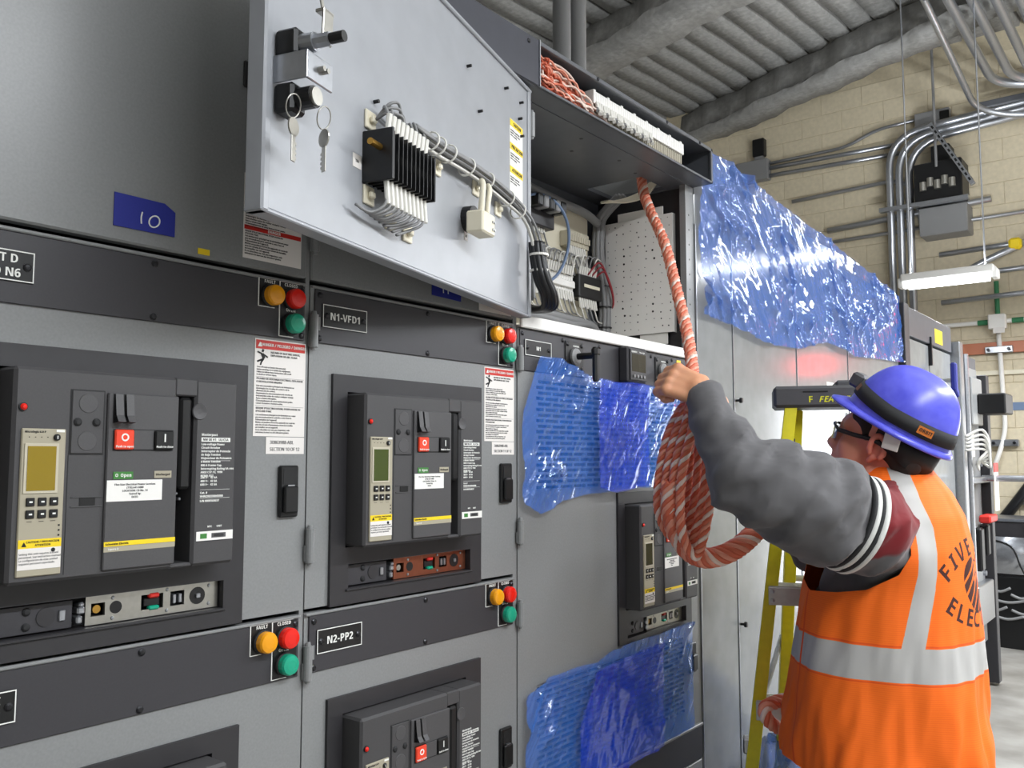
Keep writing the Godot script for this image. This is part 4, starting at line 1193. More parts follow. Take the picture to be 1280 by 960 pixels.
func build_compartment() -> void:
	var sec: Node3D = get_node("main_switchgear_section")
	var st := tool()
	bar(st, Vector3(0.012, 1.79, -0.335), Vector3(0.868, 2.31, -0.325))
	put(sec, "compartment_back", done(st), M.duct)
	# mounting pan on the back
	slab(sec, "mounting_pan", M.cream, Vector3(0.30, 1.83, -0.325), Vector3(0.775, 2.27, -0.312), 0.002)
	slab(sec, "compartment_side", M.frame, Vector3(0.858, 1.79, -0.325), Vector3(0.868, 2.31, -0.022))
	# ceiling of the compartment with its cable opening
	var cl := tool()
	holed(cl, [0.012, -0.0, 0.868, 0.325], [[0.69, 0.07, 0.845, 0.26]], 0.0, 0.012)
	var c := put(sec, "compartment_ceiling", done(cl), M.duct, Vector3(0, 2.31, 0))
	c.rotation.x = -PI / 2
	for p in [[0.12, 0.05], [0.3, 0.02], [0.36, 0.09], [0.5, 0.03], [0.62, 0.05], [0.2, 0.14]]:
		put(sec, "ceiling_hole", cyl_mesh(Vector3(0, -0.0006, 0), 0.005, 10), M.black, Vector3(p[0], 2.298, -p[1]))
	# terminal strips and their wires
	terminal_row(sec, 0.36, 2.165, 12, 0.014, 0.055, M.cream)
	terminal_row(sec, 0.62, 2.13, 9, 0.0125, 0.045, M.trip_light)
	terminal_row(sec, 0.40, 1.985, 20, 0.0122, 0.05, M.white)
	slab(sec, "strip_cover", M.white, Vector3(0.40, 1.998, -0.28), Vector3(0.50, 2.016, -0.27), 0.001)
	slab(sec, "strip_cover", M.white, Vector3(0.512, 1.998, -0.28), Vector3(0.64, 2.016, -0.27), 0.001)
	slab(sec, "fuse_block", M.black, Vector3(0.652, 1.975, -0.312), Vector3(0.775, 2.045, -0.262), 0.003)
	slab(sec, "fuse_strip", M.cream, Vector3(0.675, 2.007, -0.262), Vector3(0.76, 2.017, -0.259), 0.001)
	slab(sec, "relay_base", M.frame, Vector3(0.40, 2.15, -0.312), Vector3(0.53, 2.23, -0.265), 0.003)
	for i in 5:
		slab(sec, "relay", M.wire_grey if i % 2 else M.black, Vector3(0.40 + i * 0.028, 2.19, -0.265), Vector3(0.422 + i * 0.028, 2.225, -0.225), 0.003)
	var rows := [[0.40, 1.985, 19, -1.0], [0.40, 2.035, 19, 1.0], [0.37, 2.165, 11, -1.0], [0.62, 2.13, 8, -1.0], [0.66, 2.045, 8, 1.0], [0.66, 1.975, 8, -1.0], [0.46, 2.1, 22, -1.0]]
	for r in rows:
		for i in int(r[2]):
			var x: float = r[0] + 0.006 + i * 0.0122
			var y: float = r[1]
			var s: float = r[3]
			var z := -0.272 if r[1] < 2.05 else -0.285
			put(sec, "wire_sleeve", cyl_mesh(Vector3(0.001, 0.026, 0.004) if s > 0 else Vector3(0.001, -0.03, 0.004), 0.0042, 8), M.wire_white, Vector3(x, y, z))
			if i % 2 == 0:
				put(sec, "wire", tube_mesh([Vector3(x, y + s * 0.024, z + 0.004), Vector3(x + 0.003 * sin(i * 3.0), y + s * 0.046, z + 0.012), Vector3(x + 0.022, y + s * 0.062, z + 0.004), Vector3(x + 0.06, y + s * (0.06 + 0.002 * (i % 5)), z - 0.006)], 0.0024, 6, 4), M.wire_grey if i % 3 else M.wire_white)
	for k in 2:
		put(sec, "wire_bundle", tube_mesh([Vector3(0.36, 1.91 - k * 0.012, -0.29), Vector3(0.5, 1.91 - k * 0.014, -0.285), Vector3(0.62, 1.905 - k * 0.014, -0.28), Vector3(0.74, 1.90, -0.28), Vector3(0.80, 1.86, -0.29)], 0.014, 10, 5), M.wire_grey)
	for i in 7:
		var a := TAU * i / 7.0
		var o := Vector3(cos(a), 0, sin(a)) * 0.013
		put(sec, "wire_bundle", tube_mesh([Vector3(0.81, 1.815, -0.29) + o, Vector3(0.825, 1.9, -0.285) + o, Vector3(0.828, 1.98, -0.285) + o, Vector3(0.815, 2.05, -0.285) + o, Vector3(0.80, 2.12, -0.29) + o, Vector3(0.803, 2.2, -0.29) + o, Vector3(0.805, 2.25, -0.28) + o, Vector3(0.79, 2.30, -0.2) + o], 0.0075, 8, 5), M.wire_grey)
	for yy in [1.9, 1.965, 2.03]:
		put(sec, "cable_tie", cyl_mesh(Vector3(0, 0.004, 0), 0.0235, 16), M.wire_black, Vector3(0.825, yy, -0.285))
	put(sec, "wire_bundle", tube_mesh([Vector3(0.34, 2.262, -0.28), Vector3(0.45, 2.258, -0.285), Vector3(0.6, 2.25, -0.285), Vector3(0.72, 2.245, -0.285), Vector3(0.785, 2.225, -0.28)], 0.013, 12, 5), M.wire_grey)
	for i in 5:
		put(sec, "pale_wire", tube_mesh([Vector3(0.70, 2.262, -0.19 - i * 0.006), Vector3(0.77, 2.272 + i * 0.002, -0.17 - i * 0.006), Vector3(0.82, 2.295 + i * 0.003, -0.13 - i * 0.006), Vector3(0.84, 2.34, -0.1 - i * 0.006)], 0.004, 8, 4), M.cream)
	var loop := []
	for i in 15:
		var a := -1.9 + 4.4 * i / 14.0
		loop.append(Vector3(0.43 + cos(a) * 0.125, 2.105 + sin(a) * 0.12, -0.235 + 0.01 * sin(a * 2.0)))
	put(sec, "blue_loop_wire", tube_mesh(loop, 0.0045, 8, 3), M.wire_blue)
	for i in 3:
		put(sec, "red_wire", tube_mesh([Vector3(0.71 + i * 0.022, 2.05, -0.27), Vector3(0.74 + i * 0.012, 2.09 - i * 0.012, -0.25), Vector3(0.785, 2.06 - i * 0.003, -0.25), Vector3(0.83, 2.0 - i * 0.004, -0.255), Vector3(0.845, 1.93, -0.27), Vector3(0.84, 1.83 - i * 0.004, -0.27)], 0.003, 6, 5), M.wire_red)
	# white perforated plate on the right side
	var pl := tool()
	bar(pl, Vector3(0.838, 1.872, -0.288), Vector3(0.842, 2.234, -0.05), 0.001)
	bar(pl, Vector3(0.842, 1.872, -0.052), Vector3(0.857, 2.234, -0.05))
	bar(pl, Vector3(0.845, 2.234, -0.245), Vector3(0.849, 2.262, -0.085), 0.001)
	bar(pl, Vector3(0.845, 1.838, -0.17), Vector3(0.849, 1.872, -0.075), 0.001)
	put(sec, "perforated_plate", done(pl), M.white)
	var dots := RandomNumberGenerator.new()
	dots.seed = 21
	for i in 9:
		for j in 15:
			var r := 0.0014
			if (i == 2 or i == 6) and (j == 2 or j == 3 or j == 9 or j == 10):
				r = 0.0034
			elif dots.randf() < 0.3:
				r = 0.0023
			elif dots.randf() < 0.25:
				continue
			put(sec, "plate_hole", cyl_mesh(Vector3(-0.0006, 0, 0), r, 8), M.black, Vector3(0.838, 1.89 + j * 0.0235 + dots.randf_range(-0.004, 0.004), -0.275 + i * 0.0265 + dots.randf_range(-0.004, 0.004)))
	build_wireway()

# ---------------------------------------------------------------- wireway over the row
func build_wireway() -> void:
	var t := thing("wireway", "long dark grey wireway over the gear with one cover taken off", "wireway", Vector3(0, 2.312, 0))
	var st := tool()
	bar(st, Vector3(0.3, 0.0, -0.075), Vector3(2.385, 0.004, 0.06), 0.001)
	bar(st, Vector3(0.3, 0.102, -0.075), Vector3(2.385, 0.106, 0.06), 0.001)
	bar(st, Vector3(0.3, 0.004, -0.075), Vector3(2.385, 0.102, -0.071))
	bar(st, Vector3(2.381, 0.0, -0.071), Vector3(2.385, 0.106, 0.06), 0.001)
	bar(st, Vector3(1.5, 0.0, 0.056), Vector3(2.385, 0.006, 0.063), 0.001)
	bar(st, Vector3(1.5, 0.096, 0.056), Vector3(2.385, 0.106, 0.063), 0.001)
	bar(st, Vector3(2.375, 0.0, 0.056), Vector3(2.385, 0.106, 0.063), 0.001)
	put(t, "trough", done(st), M.duct)
	slab(t, "cover", M.duct_cover, Vector3(0.3, 0.001, 0.06), Vector3(0.93, 0.105, 0.064), 0.001)
	slab(t, "cover", M.duct_cover, Vector3(0.934, 0.001, 0.06), Vector3(1.508, 0.105, 0.064), 0.001)
	slab(t, "cover_edge", M.zinc, Vector3(1.508, 0.0, 0.058), Vector3(1.511, 0.106, 0.066))
	for x in [0.7, 1.2, 1.47]:
		put(t, "screw", screw_head(), M.screw, Vector3(x, 0.09, 0.064))
	for x in [1.75, 2.1, 2.3]:
		put(t, "screw", screw_head(), M.screw, Vector3(x, 0.101, 0.063))
	# terminal rail in the open part: things of their own
	var r := thing("terminal_rail", "long white terminal rail lying in the open wireway", "terminal rail", Vector3(1.76, 2.348, 0.026))
	var ra := tool()
	for i in 44:
		var x := i * 0.0108
		bar(ra, Vector3(x, 0.014, -0.03), Vector3(x + 0.0102, 0.046 + (0.004 if i % 6 == 0 else 0.0), 0.018), 0.001)
	put(r, "terminal_body", done(ra), M.white)
	var rb := tool()
	for i in 44:
		bar(rb, Vector3(i * 0.0108 + 0.0012, -0.012, -0.02), Vector3(i * 0.0108 + 0.009, 0.014, 0.012), 0.001)
	put(r, "terminal_foot", done(rb), M.trip)
	for i in 26:
		put(r, "wire_sleeve", cyl_mesh(Vector3(-0.01 - 0.004 * (i % 3), -0.024, 0.01), 0.0048, 7), M.wire_white, Vector3(0.012 + i * 0.0108, 0.018, 0.018))
		put(r, "wire_sleeve", cyl_mesh(Vector3(-0.014, -0.012, 0.01), 0.0045, 7), M.wire_white if i % 4 else M.wire_grey, Vector3(0.0 + i * 0.0108, -0.004 - 0.004 * (i % 2), 0.028))
	# heap of twisted wire pairs
	var b := thing("wire_coil", "tangled coil of orange and white twisted wire in the open wireway", "wire", Vector3(1.64, 2.322, 0.022))
	var wr := RandomNumberGenerator.new()
	wr.seed = 5
	for i in 80:
		var pts := []
		var ph := wr.randf() * TAU
		var yy := wr.randf_range(0.004, 0.075)
		var zz := wr.randf_range(-0.03, 0.03)
		var x0 := wr.randf_range(-0.12, -0.09)
		var x1 := wr.randf_range(0.08, 0.27) - yy * 2.3
		for k in 15:
			var s := k / 14.0
			var q := Vector3(lerpf(x0, x1, s), yy * (1.0 - 0.55 * s * s) + 0.006 * sin(ph + s * 5.0), zz + 0.008 * cos(ph * 2.0 + s * 4.0))
			pts.append(q + Vector3(0, cos(s * 26.0 + ph), sin(s * 26.0 + ph)) * 0.0028)
		put(b, "twisted_wire", tube_mesh(pts, 0.0026, 6, 2), [M.copper_a, M.copper_b, M.copper_a, M.copper_c][i % 4])
	for i in 5:
		var pts := []
		for k in 14:
			var a := PI * k / 13.0 + 0.3
			pts.append(Vector3(-0.02 + cos(a) * (0.07 - i * 0.008), 0.045 + sin(a) * (0.035 - i * 0.003), 0.02 - i * 0.008))
		put(b, "twisted_wire", tube_mesh(pts, 0.003, 6, 2), M.copper_b if i % 2 else M.copper_c)
	# riser conduits behind the wireway
	for k in 2:
		one("riser_conduit", pipe_mesh([Vector3(2.12 + k * 0.085, 2.42, -0.3), Vector3(2.12 + k * 0.085, 5.42, -0.3)], 0.1, 0.028), M.wire_grey, Vector3.ZERO, "grey vertical conduit rising from the gear to the ceiling deck", "conduit", "riser conduits above the wireway")
	var bk := thing("junction_box", "small grey junction box on top of the gear behind the wireway", "junction box", Vector3(2.47, 2.31, -0.35))
	slab(bk, "box_body", M.duct, Vector3(-0.08, 0, -0.08), Vector3(0.08, 0.2, 0.08), 0.004)
	slab(bk, "lid", M.duct, Vector3(-0.085, 0.2, -0.085), Vector3(0.085, 0.206, 0.085), 0.002)

# ---------------------------------------------------------------- plastic film
func sheet(called: String, xs: Array, tops: Array, bots: Array, z0: float, nu: int, nv: int, amp: float, sd: int, slant: float, m: Material, label: String) -> MeshInstance3D:
	var n1 := FastNoiseLite.new()
	n1.seed = sd
	n1.frequency = 1.0
	n1.noise_type = FastNoiseLite.TYPE_SIMPLEX_SMOOTH
	n1.fractal_type = FastNoiseLite.FRACTAL_RIDGED
	n1.fractal_octaves = 2
	var n2 := FastNoiseLite.new()
	n2.seed = sd + 9
	n2.frequency = 1.0
	n2.fractal_octaves = 3
	var at := func(arr: Array, t: float) -> float:
		var f := t * (arr.size() - 1)
		var i := mini(int(f), arr.size() - 2)
		return lerpf(arr[i], arr[i + 1], f - i)
	var v := PackedVector3Array()
	for j in nv + 1:
		for i in nu + 1:
			var s := float(i) / nu
			var t := float(j) / nv
			var x: float = at.call(xs, s)
			var y: float = lerpf(at.call(bots, s), at.call(tops, s), t)
			var cs := cos(slant)
			var sn := sin(slant)
			var a := x * cs + y * sn
			var b := -x * sn + y * cs
			var crease := n1.get_noise_2d(a * 2.6, b * 9.0)
			var patch := smoothstep(-0.25, 0.3, n2.get_noise_2d(x * 2.2 + 11.0, y * 3.0))
			var d := amp * (0.75 * pow(maxf(crease, 0.0), 2.0) * patch + 0.22 * pow(maxf(n1.get_noise_2d(a * 7.0 + 50.0, b * 26.0), 0.0), 2.0) * patch + 0.16 * n2.get_noise_2d(a * 4.0, b * 16.0) + 0.07 * patch * n2.get_noise_2d(a * 30.0 + 7.0, b * 70.0) + 0.25 * n2.get_noise_2d(x * 2.0, y * 2.5 + 30.0) + 0.3)
			var wob := n2.get_noise_2d(x * 5.0 + 3.0, y * 5.0) * 0.004
			v.append(Vector3(x + wob, y + wob, z0 + maxf(d, 0.0008)))
	var st := tool(true)
	for p in v:
		st.add_vertex(p)
	for j in nv:
		for i in nu:
			var k := j * (nu + 1) + i
			for q in [k, k + nu + 1, k + nu + 2, k, k + nu + 2, k + 1]:
				st.add_index(q)
	st.generate_normals()
	return one(called, st.commit(), m, Vector3.ZERO, label, "plastic sheet", "blue plastic sheets taped over the gear")

func build_film() -> void:
	sheet("plastic_sheet", [1.515, 1.575, 1.66, 1.76, 1.9, 2.0, 2.15, 2.30, 2.44], [1.60, 1.725, 1.725, 1.70, 1.685, 1.69, 1.69, 1.70, 1.69], [1.40, 1.375, 1.40, 1.41, 1.415, 1.42, 1.42, 1.405, 1.42], 0.006, 190, 90, 0.024, 4, 0.9, M.film, "blue plastic sheet over the upper vent of the main section")
	sheet("plastic_sheet", [1.79, 1.86, 1.95, 2.03], [1.688, 1.684, 1.69, 1.688], [1.425, 1.415, 1.42, 1.425], 0.03, 50, 60, 0.016, 14, 1.2, M.film_deep, "deep blue overlap strip on the upper vent sheet")
	sheet("plastic_sheet", [1.525, 1.60, 1.78, 1.93, 2.05, 2.2, 2.30], [0.99, 1.016, 1.016, 1.03, 1.033, 1.035, 1.038], [0.72, 0.755, 0.76, 0.755, 0.75, 0.748, 0.748], 0.006, 170, 80, 0.022, 24, 0.9, M.film, "blue plastic sheet over the lower vent below the main breaker")
	sheet("plastic_sheet", [1.70, 1.77, 1.85, 1.95, 2.09], [0.90, 1.0, 1.006, 1.012, 1.018], [0.75, 0.752, 0.754, 0.752, 0.752], 0.03, 50, 50, 0.014, 34, 1.2, M.film_deep, "deep blue overlap strip on the lower vent sheet")
	sheet("plastic_sheet", [2.392, 2.55, 2.9, 3.2, 3.5, 3.85, 4.2, 4.62], [2.44, 2.45, 2.42, 2.40, 2.38, 2.36, 2.33, 2.30], [1.925, 1.92, 1.885, 1.90, 1.955, 1.93, 1.95, 1.97], 0.004, 480, 120, 0.042, 44, -0.75, M.film, "long wrinkled blue plastic sheet over the tops of the plain grey panels")
	# crumpled heap of the same film at the foot of the gear
	var n := FastNoiseLite.new()
	n.seed = 77
	n.frequency = 1.0
	n.fractal_octaves = 4
	n.fractal_type = FastNoiseLite.FRACTAL_RIDGED
	var st := tool(true)
	var nu := 90
	var nv := 46
	for j in nv + 1:
		for i in nu + 1:
			var a := TAU * i / nu
			var t := float(j) / nv
			var dir := Vector3(cos(a), 0, sin(a))
			var r := lerpf(0.38, 0.10, pow(t, 2.6))
			var q := Vector3(dir.x * r * 1.1, 0.68 * sin(t * PI * 0.5), dir.z * r * 0.42)
			var k := n.get_noise_3d(q.x * 4.0, q.y * 4.0, q.z * 7.0)
			st.add_vertex(q * (1.0 + 0.2 * k) + Vector3(0, 0.005, 0))
	for j in nv:
		for i in nu:
			var k := j * (nu + 1) + i
			for q in [k, k + nu + 1, k + nu + 2, k, k + nu + 2, k + 1]:
				st.add_index(q)
	st.generate_normals()
	one("plastic_heap", st.commit(), M.film, Vector3(2.72, 0.0, 0.24), "crumpled heap of blue plastic sheet at the foot of the gear", "plastic sheet")

# ---------------------------------------------------------------- plain sections and far gear
func build_far_gear() -> void:
	var xs := [2.382, 2.64, 3.205, 3.81, 4.62]
	var tags := ["narrow plain grey filler section beside the open main section", "plain grey panelled section with small knobs on its left edge", "plain grey panelled section behind the stepladder", "plain grey panelled section at the end of the blue sheet"]
	var hs := [2.435, 2.40, 2.36, 2.30]
	for k in 4:
		var s := thing("panel_section", tags[k], "switchgear", Vector3(xs[k], 0, 0), 0.0, "plain grey sections beyond the main section")
		var w: float = xs[k + 1] - xs[k]
		slab(s, "carcass", M.grey, Vector3(0.001, 0.0, -0.9), Vector3(w - 0.001, hs[k] + 0.002, -0.022))
		slab(s, "panel", M.panel, Vector3(0.002, 0.03, -0.02), Vector3(w - 0.002, hs[k], 0.0), 0.002)
		slab(s, "edge_strip", M.zinc, Vector3(0.0, 0.03, -0.001), Vector3(0.004, 2.2, 0.003))
		if k >= 1:
			for yy in [1.68, 0.976]:
				put(s, "knob", lathe_mesh(Vector3(0, 0, 1), [Vector2(0.004, 0), Vector2(0.004, 0.012), Vector2(0.009, 0.014), Vector2(0.008, 0.022), Vector2(0, 0.023)], 14), M.screw, Vector3(0.018, yy, 0.0))
		if k == 2:
			slab(s, "rating_sticker", M.paper, Vector3(0.33, 1.73, 0), Vector3(0.47, 1.8, 0.001))
			letters(s, "DANGER\nHIGH VOLTAGE", 0.012, M.danger, Vector3(0.4, 1.765, 0.0014))
	# taller cabinet past the sheet
	var c := thing("metal_cabinet", "grey metal cabinet with dark header and blue lever past the sheet", "cabinet", Vector3(4.64, 0, 0))
	slab(c, "carcass", M.grey, Vector3(0.0, 0, -0.9), Vector3(1.09, 2.275, -0.022), 0.003)
	slab(c, "corner_post", M.frame, Vector3(0.0, 0.03, -0.022), Vector3(0.09, 2.275, 0.03), 0.003)
	slab(c, "header", M.duct, Vector3(0.09, 2.12, -0.022), Vector3(1.09, 2.27, 0.02), 0.003)
	slab(c, "door_panel", M.panel, Vector3(0.1, 0.05, -0.022), Vector3(0.55, 2.11, 0.012), 0.003)
	slab(c, "door_panel", M.panel, Vector3(0.57, 0.05, -0.022), Vector3(1.085, 2.11, 0.012), 0.003)
	slab(c, "header_sticker", M.yellow, Vector3(0.68, 2.14, 0.02), Vector3(0.86, 2.22, 0.021))
	for yy in [2.16, 1.2, 0.5]:
		slab(c, "hinge_strip", M.screw, Vector3(0.552, yy - 0.16, 0.0), Vector3(0.57, yy, 0.03), 0.003)
	put(c, "lever_shaft", cyl_mesh(Vector3(0, 0, 0.07), 0.012, 12), M.zinc, Vector3(0.78, 1.93, 0.012))
	var lv := tool()
	bx(lv, Vector3(0.0, 0.02, 0), Vector3(0.05, 0.16, 0.03), 0.008)
	bx(lv, Vector3(0.03, -0.06, 0), Vector3(0.08, 0.04, 0.025), 0.006, Basis(Vector3.BACK, -0.5))
	put(c, "blue_lever", done(lv), M.tape, Vector3(0.78, 1.93, 0.09))
	for yy in [1.1, 0.72]:
		slab(c, "pull_handle", M.zinc, Vector3(0.2, yy, 0.012), Vector3(0.24, yy + 0.16, 0.03), 0.006)
		slab(c, "lock_plate", M.steel, Vector3(0.38, yy, 0.012), Vector3(0.52, yy + 0.12, 0.02), 0.003)
		put(c, "lock_knob", cyl_mesh(Vector3(0, 0, 0.03), 0.025, 14), M.screw, Vector3(0.45, yy + 0.06, 0.02))
	# frame with disconnect gear at the end of the row
	var f := thing("switch_rack", "grey steel rack of disconnect switches and levers at the row's end", "switch rack", Vector3(5.76, 0, 0))
	slab(f, "carcass", M.duct, Vector3(0.0, 0, -0.8), Vector3(0.95, 2.17, -0.03), 0.003)
	slab(f, "upright", M.zinc, Vector3(0.0, 0.02, -0.03), Vector3(0.09, 2.19, 0.06), 0.006)
	put(f, "bright_rod", cyl_mesh(Vector3(0, 2.1, 0), 0.018, 12), M.zinc, Vector3(0.19, 0.03, 0.05))
	slab(f, "backplate", M.grey, Vector3(0.28, 0.3, -0.03), Vector3(0.80, 2.08, 0.0), 0.004)
	slab(f, "side_rail", M.frame, Vector3(0.84, 0.02, -0.03), Vector3(0.93, 2.05, 0.05), 0.004)
	slab(f, "breaker_box", M.grey, Vector3(0.30, 1.70, 0.0), Vector3(0.62, 2.0, 0.06), 0.006)
	slab(f, "black_actuator", M.black, Vector3(0.45, 1.77, 0.06), Vector3(0.72, 1.9, 0.22), 0.008)
	slab(f, "white_card", M.paper, Vector3(0.48, 1.5, 0.001), Vector3(0.62, 1.65, 0.004))
	slab(f, "latch_bar", M.zinc, Vector3(0.3, 1.33, 0.0), Vector3(0.9, 1.37, 0.05), 0.006)
	put(f, "cross_rod", cyl_mesh(Vector3(0, 0, 0.25), 0.02, 12), M.zinc, Vector3(0.72, 1.36, 0.02))
	slab(f, "red_grip", M.danger, Vector3(0.5, 1.08, 0.03), Vector3(0.74, 1.13, 0.1), 0.01)
	slab(f, "pull_handle", M.black, Vector3(0.46, 0.78, 0.0), Vector3(0.56, 1.05, 0.05), 0.01)
	slab(f, "pull_handle", M.black, Vector3(0.68, 0.86, 0.0), Vector3(0.76, 1.06, 0.05), 0.01)
	slab(f, "lower_box", M.zinc, Vector3(0.32, 0.45, 0.0), Vector3(0.8, 0.7, 0.05), 0.006)
	for p in [[0.35, 1.95], [0.35, 1.45], [0.35, 1.2], [0.75, 1.45], [0.75, 0.74], [0.35, 0.74]]:
		put(f, "bolt", cyl_mesh(Vector3(0, 0, 0.02), 0.018, 6), M.zinc, Vector3(p[0], p[1], 0.0))
	slab(f, "hanging_tag", M.paper, Vector3(0.66, 1.15, 0.1), Vector3(0.8, 1.4, 0.104))
	slab(f, "hanging_tag", M.danger, Vector3(0.66, 1.4, 0.1), Vector3(0.8, 1.46, 0.104))
	for k in 5:
		put(f, "white_cable", tube_mesh([Vector3(0.05, 1.62 - k * 0.02, 0.06), Vector3(0.12 + k * 0.02, 1.66 - k * 0.03, 0.14), Vector3(0.2, 1.56 - k * 0.03, 0.16), Vector3(0.16 + k * 0.03, 1.47, 0.1), Vector3(0.3, 1.42 + k * 0.01, 0.08)], 0.008, 6, 5), M.wire_white)
	# dark crate standing on the floor before the wall
	var b := thing("equipment_crate", "tall dark grey crate with sprayed marks standing on the floor", "crate", Vector3(7.95, 0, -0.02), -0.12)
	slab(b, "crate_body", M.frame, Vector3(0.0, 0.0, -0.33), Vector3(0.5, 1.0, 0.3), 0.012)
	slab(b, "black_skirt", M.black, Vector3(-0.012, 0.0, -0.335), Vector3(0.3, 0.56, 0.305), 0.006)
	slab(b, "top_cap", M.duct, Vector3(-0.01, 0.985, -0.34), Vector3(0.51, 1.01, 0.31), 0.004)
	var sp := RandomNumberGenerator.new()
	sp.seed = 3
	var sw := tool(true)
	for s in [[0.46, -0.2, -0.05], [0.42, -0.05, 0.1], [0.38, -0.22, 0.08], [0.31, -0.24, -0.08], [0.3, -0.05, 0.12], [0.25, -0.2, 0.04]]:
		tube(sw, curve([Vector3(-0.013, s[0], s[1]), Vector3(-0.013, s[0] - 0.025, (s[1] + s[2]) * 0.5), Vector3(-0.013, s[0] + 0.01, s[2])], 5), 0.012, 6)
	put(b, "sprayed_mark", done(sw), M.wire_grey)
	var bag := tool(true)
	var bn := FastNoiseLite.new()
	bn.seed = 8
	bn.frequency = 5.0
	for j in 13:
		for i in 17:
			var q := Vector3(-0.015 - 0.05 * sin(PI * i / 16.0) * sin(PI * j / 12.0) - 0.02 * absf(bn.get_noise_2d(i * 0.1, j * 0.1)), 0.58 + j * 0.024, -0.28 + i * 0.025)
			bag.add_vertex(q)
	for j in 12:
		for i in 16:
			var k := j * 17 + i
			for q in [k, k + 17, k + 18, k, k + 18, k + 1]:
				bag.add_index(q)
	bag.generate_normals()
	put(b, "plastic_pouch", bag.commit(), M.zinc)
	put(b, "tie_cord", tube_mesh([Vector3(-0.03, 0.85, -0.2), Vector3(-0.06, 0.8, -0.02), Vector3(-0.06, 0.65, 0.04), Vector3(-0.03, 0.5, 0.1)], 0.006, 6, 5), M.black)
	put(b, "yellow_cord", tube_mesh([Vector3(-0.02, 0.99, 0.08), Vector3(-0.03, 0.8, 0.1), Vector3(-0.04, 0.66, 0.18), Vector3(-0.03, 0.5, 0.28)], 0.008, 6, 5), M.yellow)

# ---------------------------------------------------------------- fittings on and before the end wall
func conduit(pts: Array, r: float, bend: float, label: String, m: Material = null) -> void:
	var c := one("conduit", pipe_mesh(pts, bend, r), m if m else M.zinc, Vector3.ZERO, label, "conduit", "metal conduits on the end wall")

